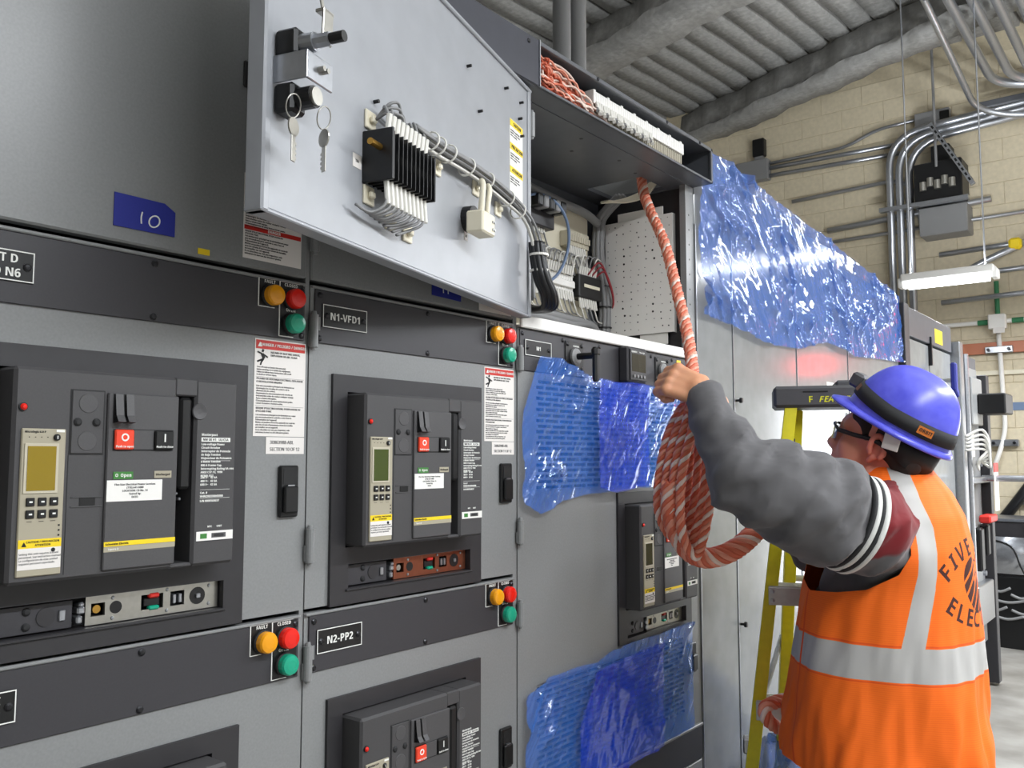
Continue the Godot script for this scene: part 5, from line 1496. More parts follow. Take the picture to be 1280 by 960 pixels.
func build_wall_fittings() -> void:
	var X := 8.69
	conduit([Vector3(X, 4.55, -2.25), Vector3(X, 4.55, -1.45), Vector3(X, 4.66, -1.15), Vector3(X, 4.67, -0.75)], 0.016, 0.12, "thin conduit rising to the small grey box on the block wall")
	conduit([Vector3(X, 4.50, -2.25), Vector3(X, 4.47, -0.95)], 0.022, 0.1, "upper straight conduit from the box above the blue sheet")
	conduit([Vector3(X, 4.42, -2.25), Vector3(X, 4.38, -0.95)], 0.022, 0.1, "lower straight conduit from the box above the blue sheet")
	conduit([Vector3(X, 4.10, -2.0), Vector3(X, 4.13, -0.85), Vector3(X, 3.6, -0.78)], 0.02, 0.25, "conduit that runs level then turns down by the black unit")
	conduit([Vector3(X, 3.74, -1.65), Vector3(X, 3.80, -0.2)], 0.03, 0.1, "fat level conduit under the black unit")
	conduit([Vector3(X, 3.62, -1.6), Vector3(X, 3.64, 0.1)], 0.018, 0.1, "thin level conduit below the fat one")
	for k in 3:
		conduit([Vector3(X - 0.12, 2.2, -1.02 + k * 0.085), Vector3(X - 0.12, 4.52 - k * 0.055, -1.02 + k * 0.085), Vector3(X - 0.12, 4.60 - k * 0.05, 0.6)], 0.034, 0.34, ["first bent conduit of the tall group turning off along the wall", "middle bent conduit of the tall group turning off along the wall", "innermost bent conduit of the tall group turning off along the wall"][k])
	for k in 3:
		conduit([Vector3(X - 0.1, 3.33 - k * 0.22, -0.62), Vector3(X - 0.1, 3.36 - k * 0.22, 0.5)], 0.024, 0.1, ["level conduit above the strip light", "level conduit behind the strip light", "level conduit below the strip light"][k])
	conduit([Vector3(X - 0.2, 3.05, -0.85), Vector3(X - 0.2, 3.08, -0.5), Vector3(X - 0.2, 3.22, -0.2), Vector3(X - 0.2, 3.3, 0.02)], 0.03, 0.2, "bright conduit bending up to a yellow coupling")
	slab(one("coupling", box_mesh(Vector3(0.08, 0.1, 0.1), 0.02), M.yellow, Vector3(X - 0.2, 3.32, 0.0), "yellow coupling on the bright bent conduit", "coupling"), "bush", M.zinc, Vector3(-0.03, -0.03, 0.05), Vector3(0.03, 0.03, 0.12), 0.01)
	# box above the blue sheet
	var jb := thing("junction_box", "grey junction box with a black fitting where two conduits end", "junction box", Vector3(X, 4.38, -2.35))
	slab(jb, "box_body", M.wire_grey, Vector3(-0.06, 0.0, -0.3), Vector3(0.04, 0.22, 0.12), 0.006)
	slab(jb, "black_fitting", M.black, Vector3(-0.04, 0.26, -0.05), Vector3(0.04, 0.45, 0.08), 0.01)
	slab(jb, "neck", M.wire_grey, Vector3(-0.03, 0.22, -0.03), Vector3(0.03, 0.26, 0.06))
	var gb := thing("junction_box", "small grey wall box with a dark cover beside the hanging rod", "junction box", Vector3(X, 4.52, -0.6))
	slab(gb, "box_body", M.wire_grey, Vector3(-0.05, 0.0, -0.2), Vector3(0.04, 0.19, 0.1), 0.006)
	slab(gb, "cover", M.black, Vector3(-0.06, 0.02, 0.02), Vector3(-0.05, 0.16, 0.1))
	# black unit on the wall with a bracket
	var u := thing("wall_unit", "black open-fronted unit on a wall bracket with a grey box below", "equipment", Vector3(X, 3.5, -0.58))
	slab(u, "black_housing", M.black, Vector3(-0.25, 0.30, -0.2), Vector3(0.05, 0.66, 0.2), 0.01)
	slab(u, "black_neck", M.black, Vector3(-0.15, 0.66, -0.07), Vector3(0.05, 0.84, 0.09), 0.01)
	for k in 5:
		put(u, "coil", cyl_mesh(Vector3(0, 0.08, 0), 0.03, 12), M.steel, Vector3(-0.26, 0.40 + 0.03 * (k % 2), -0.12 + k * 0.06))
	slab(u, "bracket_rail", M.zinc, Vector3(-0.3, 0.26, -0.5), Vector3(-0.24, 0.30, 0.25), 0.004)
	slab(u, "grey_box", M.wire_grey, Vector3(-0.2, 0.0, -0.18), Vector3(0.05, 0.26, 0.22), 0.008)
	put(u, "rod", cyl_mesh(Vector3(0, 1.25, 0), 0.012, 8), M.wire_grey, Vector3(-0.28, 0.6, 0.0))
	# slotted strut leaning across
	var s := thing("slotted_strut", "slotted metal strut slanting down in front of the black unit", "strut", Vector3(X - 0.35, 4.47, -0.6))
	var sb := tool()
	var bs := frame_of(Vector3(0.0, -0.62, 0.33))
	bx(sb, Vector3(0, -0.3, 0.16), Vector3(0.04, 0.04, 0.7), 0.004, bs)
	put(s, "channel", done(sb), M.zinc)
	for k in 12:
		var o := put(s, "slot", box_mesh(Vector3(0.016, 0.002, 0.03)), M.black, Vector3(0, -0.3, 0.16) + bs * Vector3(0, 0.021, -0.3 + k * 0.054))
		o.basis = bs
		var o2 := put(s, "slot", box_mesh(Vector3(0.002, 0.016, 0.03)), M.black, Vector3(0, -0.3, 0.16) + bs * Vector3(-0.021, 0.0, -0.3 + k * 0.054))
		o2.basis = bs
	# conduit rack coming down from the ceiling
	var rack := thing("conduit_trapeze", "steel channel hung from the deck carrying the slanting conduits", "conduit rack", Vector3(7.0, 4.9, 0.1))
	slab(rack, "channel", M.duct, Vector3(-0.35, -0.06, -0.38), Vector3(-0.25, 0.02, 1.4), 0.006)
	for k in 2:
		put(rack, "hanger_rod", cyl_mesh(Vector3(0, 0.55, 0), 0.008, 8), M.zinc, Vector3(-0.3, 0.0, -0.2 + k * 1.2))
	var names := ["thin bright conduit slanting down from the channel, bent at the wall", "second slanting conduit from the ceiling channel", "third slanting conduit from the ceiling channel", "fourth slanting conduit from the ceiling channel", "fifth slanting conduit from the ceiling channel"]
	for k in 5:
		var z0 := -0.30 + k * 0.14
		conduit([Vector3(6.6, 4.93, z0), Vector3(6.85, 4.9, z0 + 0.01), Vector3(8.15, 4.45 + (0.0 if k == 0 else 0.2), z0 + 0.1), Vector3(8.3, 4.36 + (0.0 if k == 0 else 0.24), z0 + 0.4), Vector3(8.4, 4.36 + (0.0 if k == 0 else 0.26), 1.3)], 0.026 if k == 0 else 0.036, 0.3, names[k], M.zinc)
	one("channel_rail", box_mesh(Vector3(0.05, 0.05, 1.0), 0.004), M.duct, Vector3(8.5, 4.6, 0.25), "dark steel channel under the bent conduits", "strut")
	# ground bar, white pipe with green tape, device and its conduit
	one("ground_bar", box_mesh(Vector3(0.02, 0.1, 1.2), 0.003), M.bus_red, Vector3(8.70, 2.46, 0.02), "copper coloured bar running level along the block wall", "bar")
	var wp := thing("pipe", "thin white pipe with green tape along the block wall", "pipe", Vector3(X, 2.69, -0.7))
	put(wp, "pipe_run", cyl_mesh(Vector3(0, 0.0, 1.4), 0.02, 12), M.white, Vector3.ZERO)
	for z in [0.35, 0.62]:
		put(wp, "green_band", cyl_mesh(Vector3(0, 0, 0.09), 0.024, 12), M.green_tape, Vector3(0, 0, z))
	put(wp, "riser", cyl_mesh(Vector3(0, 0.3, 0), 0.02, 12), M.green_tape, Vector3(0, 0.06, 0.51))
	var dv := thing("device_box", "small white device box hung on the block wall", "device", Vector3(X - 0.03, 2.62, -0.19))
	slab(dv, "box_body", M.white, Vector3(-0.04, 0, -0.07), Vector3(0.03, 0.13, 0.07), 0.008)
	slab(dv, "paper_slip", M.paper, Vector3(-0.045, -0.04, -0.03), Vector3(-0.04, 0.01, 0.06))
	conduit([Vector3(X, 2.6, -0.19), Vector3(X, 1.75, -0.17), Vector3(X - 0.02, 1.6, -0.2), Vector3(X - 0.04, 1.25, -0.32)], 0.02, 0.15, "thin white conduit dropping from the device box", M.white)
	for p in [[2.44, -0.19, "zinc clamp close under the white device box"], [1.62, -0.18, "zinc clamp at the bend of the white wall conduit"], [1.12, 0.0, "zinc clamp on the dark thick hose"]]:
		var cl := thing("pipe_clamp", p[2], "clamp", Vector3(X, p[0], p[1]))
		slab(cl, "clamp_bar", M.zinc, Vector3(-0.03, -0.03, -0.11), Vector3(0.03, 0.03, 0.11), 0.006)
		for z in [-0.08, 0.08]:
			put(cl, "bolt", cyl_mesh(Vector3(-0.03, 0, 0), 0.014, 6), M.screw, Vector3(-0.03, 0, z))
	conduit([Vector3(X - 0.06, 0.7, -0.42), Vector3(X - 0.06, 1.0, -0.18), Vector3(X - 0.06, 1.4, 0.1)], 0.045, 0.2, "dark thick hose slanting up behind the crate", M.screw)
	one("wall_tape", box_mesh(Vector3(0.004, 0.07, 0.27)), M.wire_blue, Vector3(8.735, 1.94, -0.16), "strip of light blue tape on the block wall", "tape")
	# horizontal recess line box on the wall
	one("wall_rail", box_mesh(Vector3(0.03, 0.04, 0.8), 0.004), M.cream, Vector3(8.72, 2.24, 0.0), "cream rail fixed level across the block wall", "rail")

# ---------------------------------------------------------------- stepladder
func rail(st: SurfaceTool, a: Vector3, b: Vector3, wide: float, deep: float, fx: Vector3) -> void:
	# channel section: web facing out, two flanges
	var z := (b - a).normalized()
	var x := (fx - z * fx.dot(z)).normalized()
	var y := z.cross(x)
	var bs := Basis(x, y, z)
	var c := (a + b) * 0.5
	var l := (b - a).length()
	bx(st, c, Vector3(0.005, deep, l), 0.001, bs)
	for s in [-1.0, 1.0]:
		bx(st, c + bs * Vector3(wide * 0.5, s * (deep * 0.5 - 0.0025), 0), Vector3(wide, 0.005, l), 0.001, bs)

func build_ladder() -> void:
	# its own frame: x along the cap, z towards the climbing side
	var t := thing("stepladder", "yellow fibreglass stepladder with black top cap beside the worker", "ladder", Vector3(2.49, 0, 0.39), deg_to_rad(-66.9))
	# left front rail runs from the cap down and outwards
	var y1 := 1.635
	var fl0 := Vector3(-0.155, y1, 0.02)
	var fl1 := Vector3(-0.37, 0.01, 0.20)
	var fr0 := Vector3(0.155, y1, 0.02)
	var fr1 := Vector3(0.37, 0.01, 0.20)
	var rl0 := Vector3(-0.135, y1, -0.06)
	var rl1 := Vector3(-0.235, 0.01, -0.22)
	var rr0 := Vector3(0.135, y1, -0.06)
	var rr1 := Vector3(0.235, 0.01, -0.22)
	for q in [[fl0, fl1, 1.0], [fr0, fr1, -1.0], [rl0, rl1, 1.0], [rr0, rr1, -1.0]]:
		var st := tool()
		rail(st, q[0], q[1], 0.03, 0.07, Vector3(q[2], 0, 0))
		put(t, "rail", done(st), M.ladder)
		var ft := tool()
		bx(ft, q[1] + Vector3(0, 0.02, 0), Vector3(0.06, 0.05, 0.085), 0.008)
		put(t, "foot", done(ft), M.rubber)
	# steps
	for k in 5:
		var y := 0.262 + k * 0.295
		var f := y / y1
		var a := fl1.lerp(fl0, f)
		var b := fr1.lerp(fr0, f)
		var st := tool()
		bx(st, (a + b) * 0.5, Vector3(b.x - a.x - 0.01, 0.005, 0.085), 0.001)
		bx(st, (a + b) * 0.5 + Vector3(0, -0.022, 0.04), Vector3(b.x - a.x - 0.01, 0.045, 0.004), 0.001)
		bx(st, (a + b) * 0.5 + Vector3(0, -0.012, -0.04), Vector3(b.x - a.x - 0.01, 0.025, 0.004), 0.001)
		for i in 6:
			bx(st, (a + b) * 0.5 + Vector3(0, 0.004, -0.035 + i * 0.014), Vector3(b.x - a.x - 0.012, 0.003, 0.004))
		put(t, "step", done(st), M.aluminium)
		for s in [a, b]:
			for dy in [-0.008, -0.032]:
				var sg := -1.0 if s.x < 0 else 1.0
				put(t, "rivet", lathe_mesh(Vector3(0, 0, 1), [Vector2(0.007, 0), Vector2(0.006, 0.003), Vector2(0, 0.004)], 10), M.zinc, s + Vector3(-sg * 0.015, dy, 0.04))
		var r0 := rl1.lerp(rl0, f)
		var r1 := rr1.lerp(rr0, f)
		put(t, "rear_brace", cyl_mesh(r1 - r0, 0.009, 8), M.aluminium, r0)
	for s in [-1.0, 1.0]:
		var f0 := fl1.lerp(fl0, 0.5) * Vector3(-s if s > 0 else 1, 1, 1)
		var a := Vector3(s * absf(fl1.lerp(fl0, 0.45).x), 0.74, fl1.lerp(fl0, 0.45).z)
		var b := Vector3(s * absf(rl1.lerp(rl0, 0.6).x), 0.98, rl1.lerp(rl0, 0.6).z)
		put(t, "spreader", cyl_mesh(b - a, 0.008, 8), M.zinc, a)
		slab(t, "spreader_bracket", M.zinc, a + Vector3(-0.015, -0.02, -0.02), a + Vector3(0.015, 0.02, 0.02), 0.004)
	# top cap with tool slot tray and lettering
	var cp := tool()
	bx(cp, Vector3(0, 1.665, -0.02), Vector3(0.375, 0.06, 0.17), 0.008)
	bx(cp, Vector3(0.04, 1.702, -0.03), Vector3(0.12, 0.02, 0.1), 0.007)
	put(t, "top_cap", done(cp), M.cap)
	slab(t, "cap_slot", M.black, Vector3(-0.11, 1.676, 0.0652), Vector3(-0.045, 1.68, 0.0658))
	letters(t, "F", 0.017, M.ladder_print, Vector3(-0.09, 1.657, 0.0655))
	var l := letters(t, "FEATHERLITE", 0.016, M.ladder_print, Vector3(-0.068, 1.657, 0.0655), true, 0)
	l.transform.basis = Basis(Vector3(1, 0, 0), Vector3(0.28, 1, 0), Vector3(0, 0, 1))
	slab(t, "rail_label", M.cap, Vector3(-0.138, 1.42, 0.0), Vector3(-0.132, 1.55, 0.04))

# ---------------------------------------------------------------- blended bodies
class Cap:
	var a: Vector3
	var ba: Vector3
	var l2: float
	var ra: float
	var rb: float
	func _init(p: Vector3, q: Vector3, r0: float, r1: float) -> void:
		a = p; ba = q - p; l2 = maxf((q - p).length_squared(), 1e-9); ra = r0; rb = r1
	func d(p: Vector3) -> float:
		var h := clampf((p - a).dot(ba) / l2, 0.0, 1.0)
		return (p - a - ba * h).length() - lerpf(ra, rb, h)

class Ell:
	var c: Vector3
	var inv: Basis
	var inv2: Basis
	func _init(p: Vector3, axes: Basis, r: Vector3) -> void:
		c = p
		inv = Basis(axes.x / r.x, axes.y / r.y, axes.z / r.z).transposed()
		inv2 = Basis(axes.x / (r.x * r.x), axes.y / (r.y * r.y), axes.z / (r.z * r.z)).transposed()
	func d(p: Vector3) -> float:
		var k0 := (inv * (p - c)).length()
		var k1 := (inv2 * (p - c)).length()
		return k0 * (k0 - 1.0) / maxf(k1, 1e-6)

func blend(prims: Array, p: Vector3, k: float) -> float:
	var r := 10.0
	for q in prims:
		var d: float = q.d(p)
		var h := maxf(k - absf(r - d), 0.0)
		r = minf(r, d) - h * h * 0.25 / k
	return r

func nets(prims: Array, k: float, lo: Vector3, hi: Vector3, cell: float, tint: Callable, wrinkle = null) -> ArrayMesh:
	const B := 6
	var bn := Vector3i(((hi - lo) / (cell * B)).ceil())
	var nx := bn.x * B
	var ny := bn.y * B
	var nz := bn.z * B
	var val := PackedFloat32Array()
	val.resize(nx * ny * nz)
	val.fill(1.0)
	var half := cell * B * 0.87
	for bz in bn.z:
		for by in bn.y:
			for bxx in bn.x:
				var c := lo + Vector3(bxx + 0.5, by + 0.5, bz + 0.5) * cell * B
				var near := []
				var least := 10.0
				for q in prims:
					least = minf(least, q.d(c))
				if least > half + k + 0.01:
					continue
				for q in prims:
					if q.d(c) < maxf(least, 0.0) + half * 2.0 + k * 1.5:
						near.append(q)
				var inside := blend(near, c, k) < -half - k
				for z in B:
					for y in B:
						var row := (bxx * B) + nx * ((by * B + y) + ny * (bz * B + z))
						for x in B:
							var q := lo + Vector3(bxx * B + x, by * B + y, bz * B + z) * cell
							val[row + x] = -1.0 if inside else blend(near, q, k)
							if not inside and wrinkle != null:
								val[row + x] += wrinkle.call(q)
	var ids := {}
	var vs := PackedVector3Array()
	var cols := PackedColorArray()
	var idx := PackedInt32Array()
	var offs := PackedInt32Array()
	for i in 8:
		offs.append((i & 1) + nx * (((i >> 1) & 1) + ny * ((i >> 2) & 1)))
	var edges := [[0, 1], [2, 3], [4, 5], [6, 7], [0, 2], [1, 3], [4, 6], [5, 7], [0, 4], [1, 5], [2, 6], [3, 7]]
	for z in nz - 1:
		for y in ny - 1:
			for x in nx - 1:
				var o := x + nx * (y + ny * z)
				var m := 0
				for i in 8:
					if val[o + offs[i]] < 0.0:
						m += 1
				if m == 0 or m == 8:
					continue
				var s := Vector3.ZERO
				var n := 0
				for e in edges:
					var a := val[o + offs[e[0]]]
					var b := val[o + offs[e[1]]]
					if (a < 0.0) != (b < 0.0):
						var t := a / (a - b)
						var pa := Vector3(e[0] & 1, (e[0] >> 1) & 1, (e[0] >> 2) & 1)
						var pb := Vector3(e[1] & 1, (e[1] >> 1) & 1, (e[1] >> 2) & 1)
						s += pa.lerp(pb, t)
						n += 1
				ids[o] = vs.size()
				var p := lo + (Vector3(x, y, z) + s / n) * cell
				vs.append(p)
				cols.append(tint.call(p))
	for o in ids:
		var x: int = o % nx
		var y: int = (o / nx) % ny
		var z: int = o / (nx * ny)
		if x == 0 or y == 0 or z == 0:
			continue
		var a := val[o]
		for ax in 3:
			var st1: int = [1, nx, nx * ny][ax]
			var s2: int = [nx, nx * ny, 1][ax]
			var s3: int = [nx * ny, 1, nx][ax]
			var b := val[o + st1]
			if (a < 0.0) == (b < 0.0):
				continue
			if not (ids.has(o - s2) and ids.has(o - s3) and ids.has(o - s2 - s3)):
				continue
			var q := [ids[o], ids[o - s2], ids[o - s2 - s3], ids[o - s3]]
			if a < 0.0:
				idx.append_array(PackedInt32Array([q[0], q[2], q[1], q[0], q[3], q[2]]))
			else:
				idx.append_array(PackedInt32Array([q[0], q[1], q[2], q[0], q[2], q[3]]))
	var nor := PackedVector3Array()
	nor.resize(vs.size())
	for i in range(0, idx.size(), 3):
		var fn := (vs[idx[i + 2]] - vs[idx[i]]).cross(vs[idx[i + 1]] - vs[idx[i]])
		for j in 3:
			nor[idx[i + j]] += fn
	for i in nor.size():
		nor[i] = nor[i].normalized()
	var arr := []
	arr.resize(Mesh.ARRAY_MAX)
	arr[Mesh.ARRAY_VERTEX] = vs
	arr[Mesh.ARRAY_NORMAL] = nor
	arr[Mesh.ARRAY_COLOR] = cols
	arr[Mesh.ARRAY_INDEX] = idx
	var out := ArrayMesh.new()
	out.add_surface_from_arrays(Mesh.PRIMITIVE_TRIANGLES, arr)
	return out

func lin(c: Color) -> Color:
	return c.srgb_to_linear()

# ---------------------------------------------------------------- the worker
const FWD := Vector3(-0.929, 0, -0.37)
const LEFT := Vector3(-0.37, 0, 0.929)
const VEST := [[0.76, 0.225, 0.222, -0.03], [0.90, 0.222, 0.215, -0.03], [1.05, 0.214, 0.202, -0.027], [1.20, 0.209, 0.186, -0.014], [1.30, 0.206, 0.171, -0.005], [1.37, 0.192, 0.151, 0.0], [1.42, 0.158, 0.126, 0.002], [1.455, 0.11, 0.098, 0.004], [1.478, 0.078, 0.082, 0.004]]

func vest_row(y: float) -> Vector3:
	var i := 0
	while i < VEST.size() - 2 and y > VEST[i + 1][0]:
		i += 1
	var a: Array = VEST[i]
	var b: Array = VEST[i + 1]
	var t := clampf((y - a[0]) / (b[0] - a[0]), 0.0, 1.0)
	return Vector3(lerpf(a[1], b[1], t), lerpf(a[2], b[2], t), lerpf(a[3], b[3], t))

func vest_point(deg: float, y: float, fold: FastNoiseLite) -> Vector3:
	var r := vest_row(y)
	var a := deg_to_rad(deg)
	var dir := FWD * cos(a)
	var low := clampf((1.2 - y) / 0.3, 0.0, 1.0)
	var f := 1.0 + 0.035 * low * sin(a * 5.0 + y * 9.0 + 0.6) + 0.05 * fold.get_noise_3d(cos(a) * 1.4 + y * 0.9, sin(a) * 1.4 - y * 0.5, y * 1.6) * (0.4 + low)
	f += 0.09 * exp(-pow((deg - 104.0) / 14.0, 2.0) - pow((y - 1.29) / 0.06, 2.0))
	return Vector3(r.z, y, 0) + (FWD * cos(a) * r.y + LEFT * sin(a) * r.x) * f

func paint_text(im: Image, s: String, cap: float, cx: float, cy: float, turn: float, sx: float, sy: float, col: Color) -> void:
	var arr := text_mesh(s, cap, true, 1).get_mesh_arrays()
	var v: PackedVector3Array = arr[Mesh.ARRAY_VERTEX]
	var id = arr[Mesh.ARRAY_INDEX]
	var n: int = id.size() if id != null and id.size() else v.size()
	for i in range(0, n, 3):
		var p := []
		for j in 3:
			var q: Vector3 = v[id[i + j]] if id != null and id.size() else v[i + j]
			var r := Vector2(q.x, q.y).rotated(turn)
			p.append(Vector2(cx + r.x * sx, cy - r.y * sy))
		fill_tri(im, p[0], p[1], p[2], col)

func fill_tri(im: Image, a: Vector2, b: Vector2, c: Vector2, col: Color) -> void:
	var x0 := maxi(0, int(floor(minf(a.x, minf(b.x, c.x)))))
	var x1 := mini(im.get_width() - 1, int(ceil(maxf(a.x, maxf(b.x, c.x)))))
	var y0 := maxi(0, int(floor(minf(a.y, minf(b.y, c.y)))))
	var y1 := mini(im.get_height() - 1, int(ceil(maxf(a.y, maxf(b.y, c.y)))))
	var ar := (b - a).cross(c - a)
	if absf(ar) < 1e-6:
		return
	for y in range(y0, y1 + 1):
		for x in range(x0, x1 + 1):
			var p := Vector2(x + 0.5, y + 0.5)
			var w0 := (b - a).cross(p - a) / ar
			var w1 := (c - b).cross(p - b) / ar
			var w2 := (a - c).cross(p - c) / ar
			if w0 >= -0.02 and w1 >= -0.02 and w2 >= -0.02:
				im.set_pixel(x, y, col)

func fill_poly(im: Image, pts: Array, col: Color) -> void:
	var pk := PackedVector2Array(pts)
	var ids := Geometry2D.triangulate_polygon(pk)
	for i in range(0, ids.size(), 3):
		fill_tri(im, pk[ids[i]], pk[ids[i + 1]], pk[ids[i + 2]], col)

const TW := 2048
const TH := 1024
func tx(deg: float) -> float:
	return fposmod(deg, 360.0) / 360.0 * TW
func ty(y: float) -> float:
	return (1.0 - (y - 0.76) / (1.478 - 0.76)) * TH

# armhole outline in degrees round the body and height
const ARMHOLE := [[101, 1.30], [99, 1.35], [90, 1.40], [80, 1.44], [62, 1.455], [40, 1.43], [20, 1.38], [8, 1.30], [10, 1.215], [30, 1.20], [55, 1.208], [75, 1.22], [94, 1.255]]

func armhole_gap(deg: float, y: float) -> float:
	# signed distance in metres, negative inside
	var d := deg
	if d > 270:
		d -= 360
	var p := Vector2(d * 0.0034, y)
	var best := 9.0
	var inside := false
	var n := ARMHOLE.size()
	for i in n:
		var a := Vector2(ARMHOLE[i][0] * 0.0034, ARMHOLE[i][1])
		var b := Vector2(ARMHOLE[(i + 1) % n][0] * 0.0034, ARMHOLE[(i + 1) % n][1])
		best = minf(best, Geometry2D.get_closest_point_to_segment(p, a, b).distance_to(p))
		if (a.y > p.y) != (b.y > p.y) and p.x < (b.x - a.x) * (p.y - a.y) / (b.y - a.y) + a.x:
			inside = not inside
	return -best if inside else best

func vest_texture() -> ImageTexture:
	var im := Image.create(TW, TH, false, Image.FORMAT_RGB8)
	var orange := Color(1.0, 0.45, 0.06)
	im.fill(orange)
	# mesh weave: rows of tiny darker stitches
	for y in range(0, TH, 6):
		im.fill_rect(Rect2i(0, y, TW, 2), Color(0.98, 0.41, 0.05))
	var silver := Color(0.72, 0.71, 0.70)
	var hem := Color(0.93, 0.33, 0.05)
	# level band
	im.fill_rect(Rect2i(0, int(ty(1.105)), TW, int(ty(1.035) - ty(1.105))), silver)
	im.fill_rect(Rect2i(0, int(ty(1.111)), TW, 5), hem)
	im.fill_rect(Rect2i(0, int(ty(1.034)), TW, 5), hem)
	# upright bands over each shoulder
	for side in [1.0, -1.0]:
		var l := []
		var r := []
		for k in 13:
			var y := lerpf(1.478, 1.10, k / 12.0)
			var c: float = 180.0 - side * (180.0 - lerpf(96.0, 112.0, clampf((1.478 - y) / 0.12, 0.0, 1.0)) + 8.0 * clampf((1.25 - y) / 0.15, 0.0, 1.0))
			var half := 0.026 / maxf(vest_row(y).x, 0.1) * 57.3 * 0.95
			l.append(Vector2(c / 360.0 * TW - half / 360.0 * TW, ty(y)))
			r.push_front(Vector2(c / 360.0 * TW + half / 360.0 * TW, ty(y)))
		fill_poly(im, l + r, silver)
	# side seam
	im.fill_rect(Rect2i(int(tx(26)), int(ty(1.21)), 10, TH - int(ty(1.21))), hem)
	# printed back: lettering on two arcs, striped globe and star
	var ink := Color(0.24, 0.10, 0.08)
	var sx := TW / (TAU * 0.185)
	var sy := TH / 0.718
	var cx := tx(163)
	var gc := Vector2(cx - 0.012 * sx, ty(1.228))
	var disc := []
	for k in 30:
		var a := TAU * k / 30.0
		var q := Vector2(cos(a) * 0.047, sin(a) * 0.06).rotated(0.35)
		disc.append(gc + Vector2(q.x * sx, -q.y * sy))
	fill_poly(im, disc, ink)
	for k in 5:
		var m := -0.034 + k * 0.017
		var pts := []
		for q0 in [[-0.09, m * 1.5 - 0.0018], [-0.09, m * 1.5 + 0.0018], [0.06, m * 0.8 + 0.0035], [0.06, m * 0.8 - 0.0035]]:
			var q := Vector2(q0[0], q0[1]).rotated(0.9)
			pts.append(gc + Vector2(q.x * sx, -q.y * sy))
		fill_poly(im, pts, orange)
	for pass_ in [[0.046, 0.02, orange], [0.034, 0.0135, ink], [0.024, 0.0095, orange]]:
		var star := []
		for k in 10:
			var a := TAU * k / 10.0 + 0.3
			var rr: float = pass_[0] if k % 2 == 0 else pass_[1]
			star.append(gc + Vector2((0.03 + sin(a) * rr) * sx, -(0.034 + cos(a) * rr) * sy))
		fill_poly(im, star, pass_[2])
	var word := "FIVE STAR"
	for i in word.length():
		var a := (i - 4.0) * 0.22
		paint_text(im, word[i], 0.036, cx + sin(a) * 0.155 * sx, ty(1.165 + cos(a) * 0.145), -a * 0.9, sx, sy, ink)
	var word2 := "ELECTRIC"
	for i in word2.length():
		var a := (i - 3.5) * 0.2
		paint_text(im, word2[i], 0.036, cx + sin(a) * 0.165 * sx, ty(1.302 - cos(a) * 0.148), a * 0.9, sx, sy, ink)
	return ImageTexture.create_from_image(im)

func vest_mesh(fold: FastNoiseLite) -> ArrayMesh:
	var st := tool(true)
	var nu := 150
	var nv := 70
	var P := []
	for j in nv + 1:
		var row := []
		for i in nu + 1:
			var deg := 360.0 * i / nu
			var y := lerpf(0.775 + 0.045 * smoothstep(0.35, 1.0, cos(deg_to_rad(deg))), 1.478, float(j) / nv)
			var front := clampf(cos(deg_to_rad(deg)), 0.0, 1.0)
			row.append([vest_point(deg, y, fold), Vector2(float(i) / nu, 1.0 - (y - 0.76) / 0.718), armhole_gap(deg, y)])
		P.append(row)
	var emit := func(a: Array) -> void:
		st.set_uv(a[1])
		st.add_vertex(a[0])
	for j in nv:
		for i in nu:
			for t in [[P[j][i], P[j + 1][i], P[j + 1][i + 1]], [P[j][i], P[j + 1][i + 1], P[j][i + 1]]]:
				# clip each triangle at the armhole's edge
				var poly := []
				for k in 3:
					var a: Array = t[k]
					var b: Array = t[(k + 1) % 3]
					if a[2] >= 0.0:
						poly.append(a)
					if (a[2] >= 0.0) != (b[2] >= 0.0):
						var s: float = a[2] / (a[2] - b[2])
						poly.append([a[0].lerp(b[0], s), a[1].lerp(b[1], s), 0.0])
				for k in range(1, poly.size() - 1):
					emit.call(poly[0]); emit.call(poly[k]); emit.call(poly[k + 1])
	st.index()
	st.generate_normals()
	return st.commit()

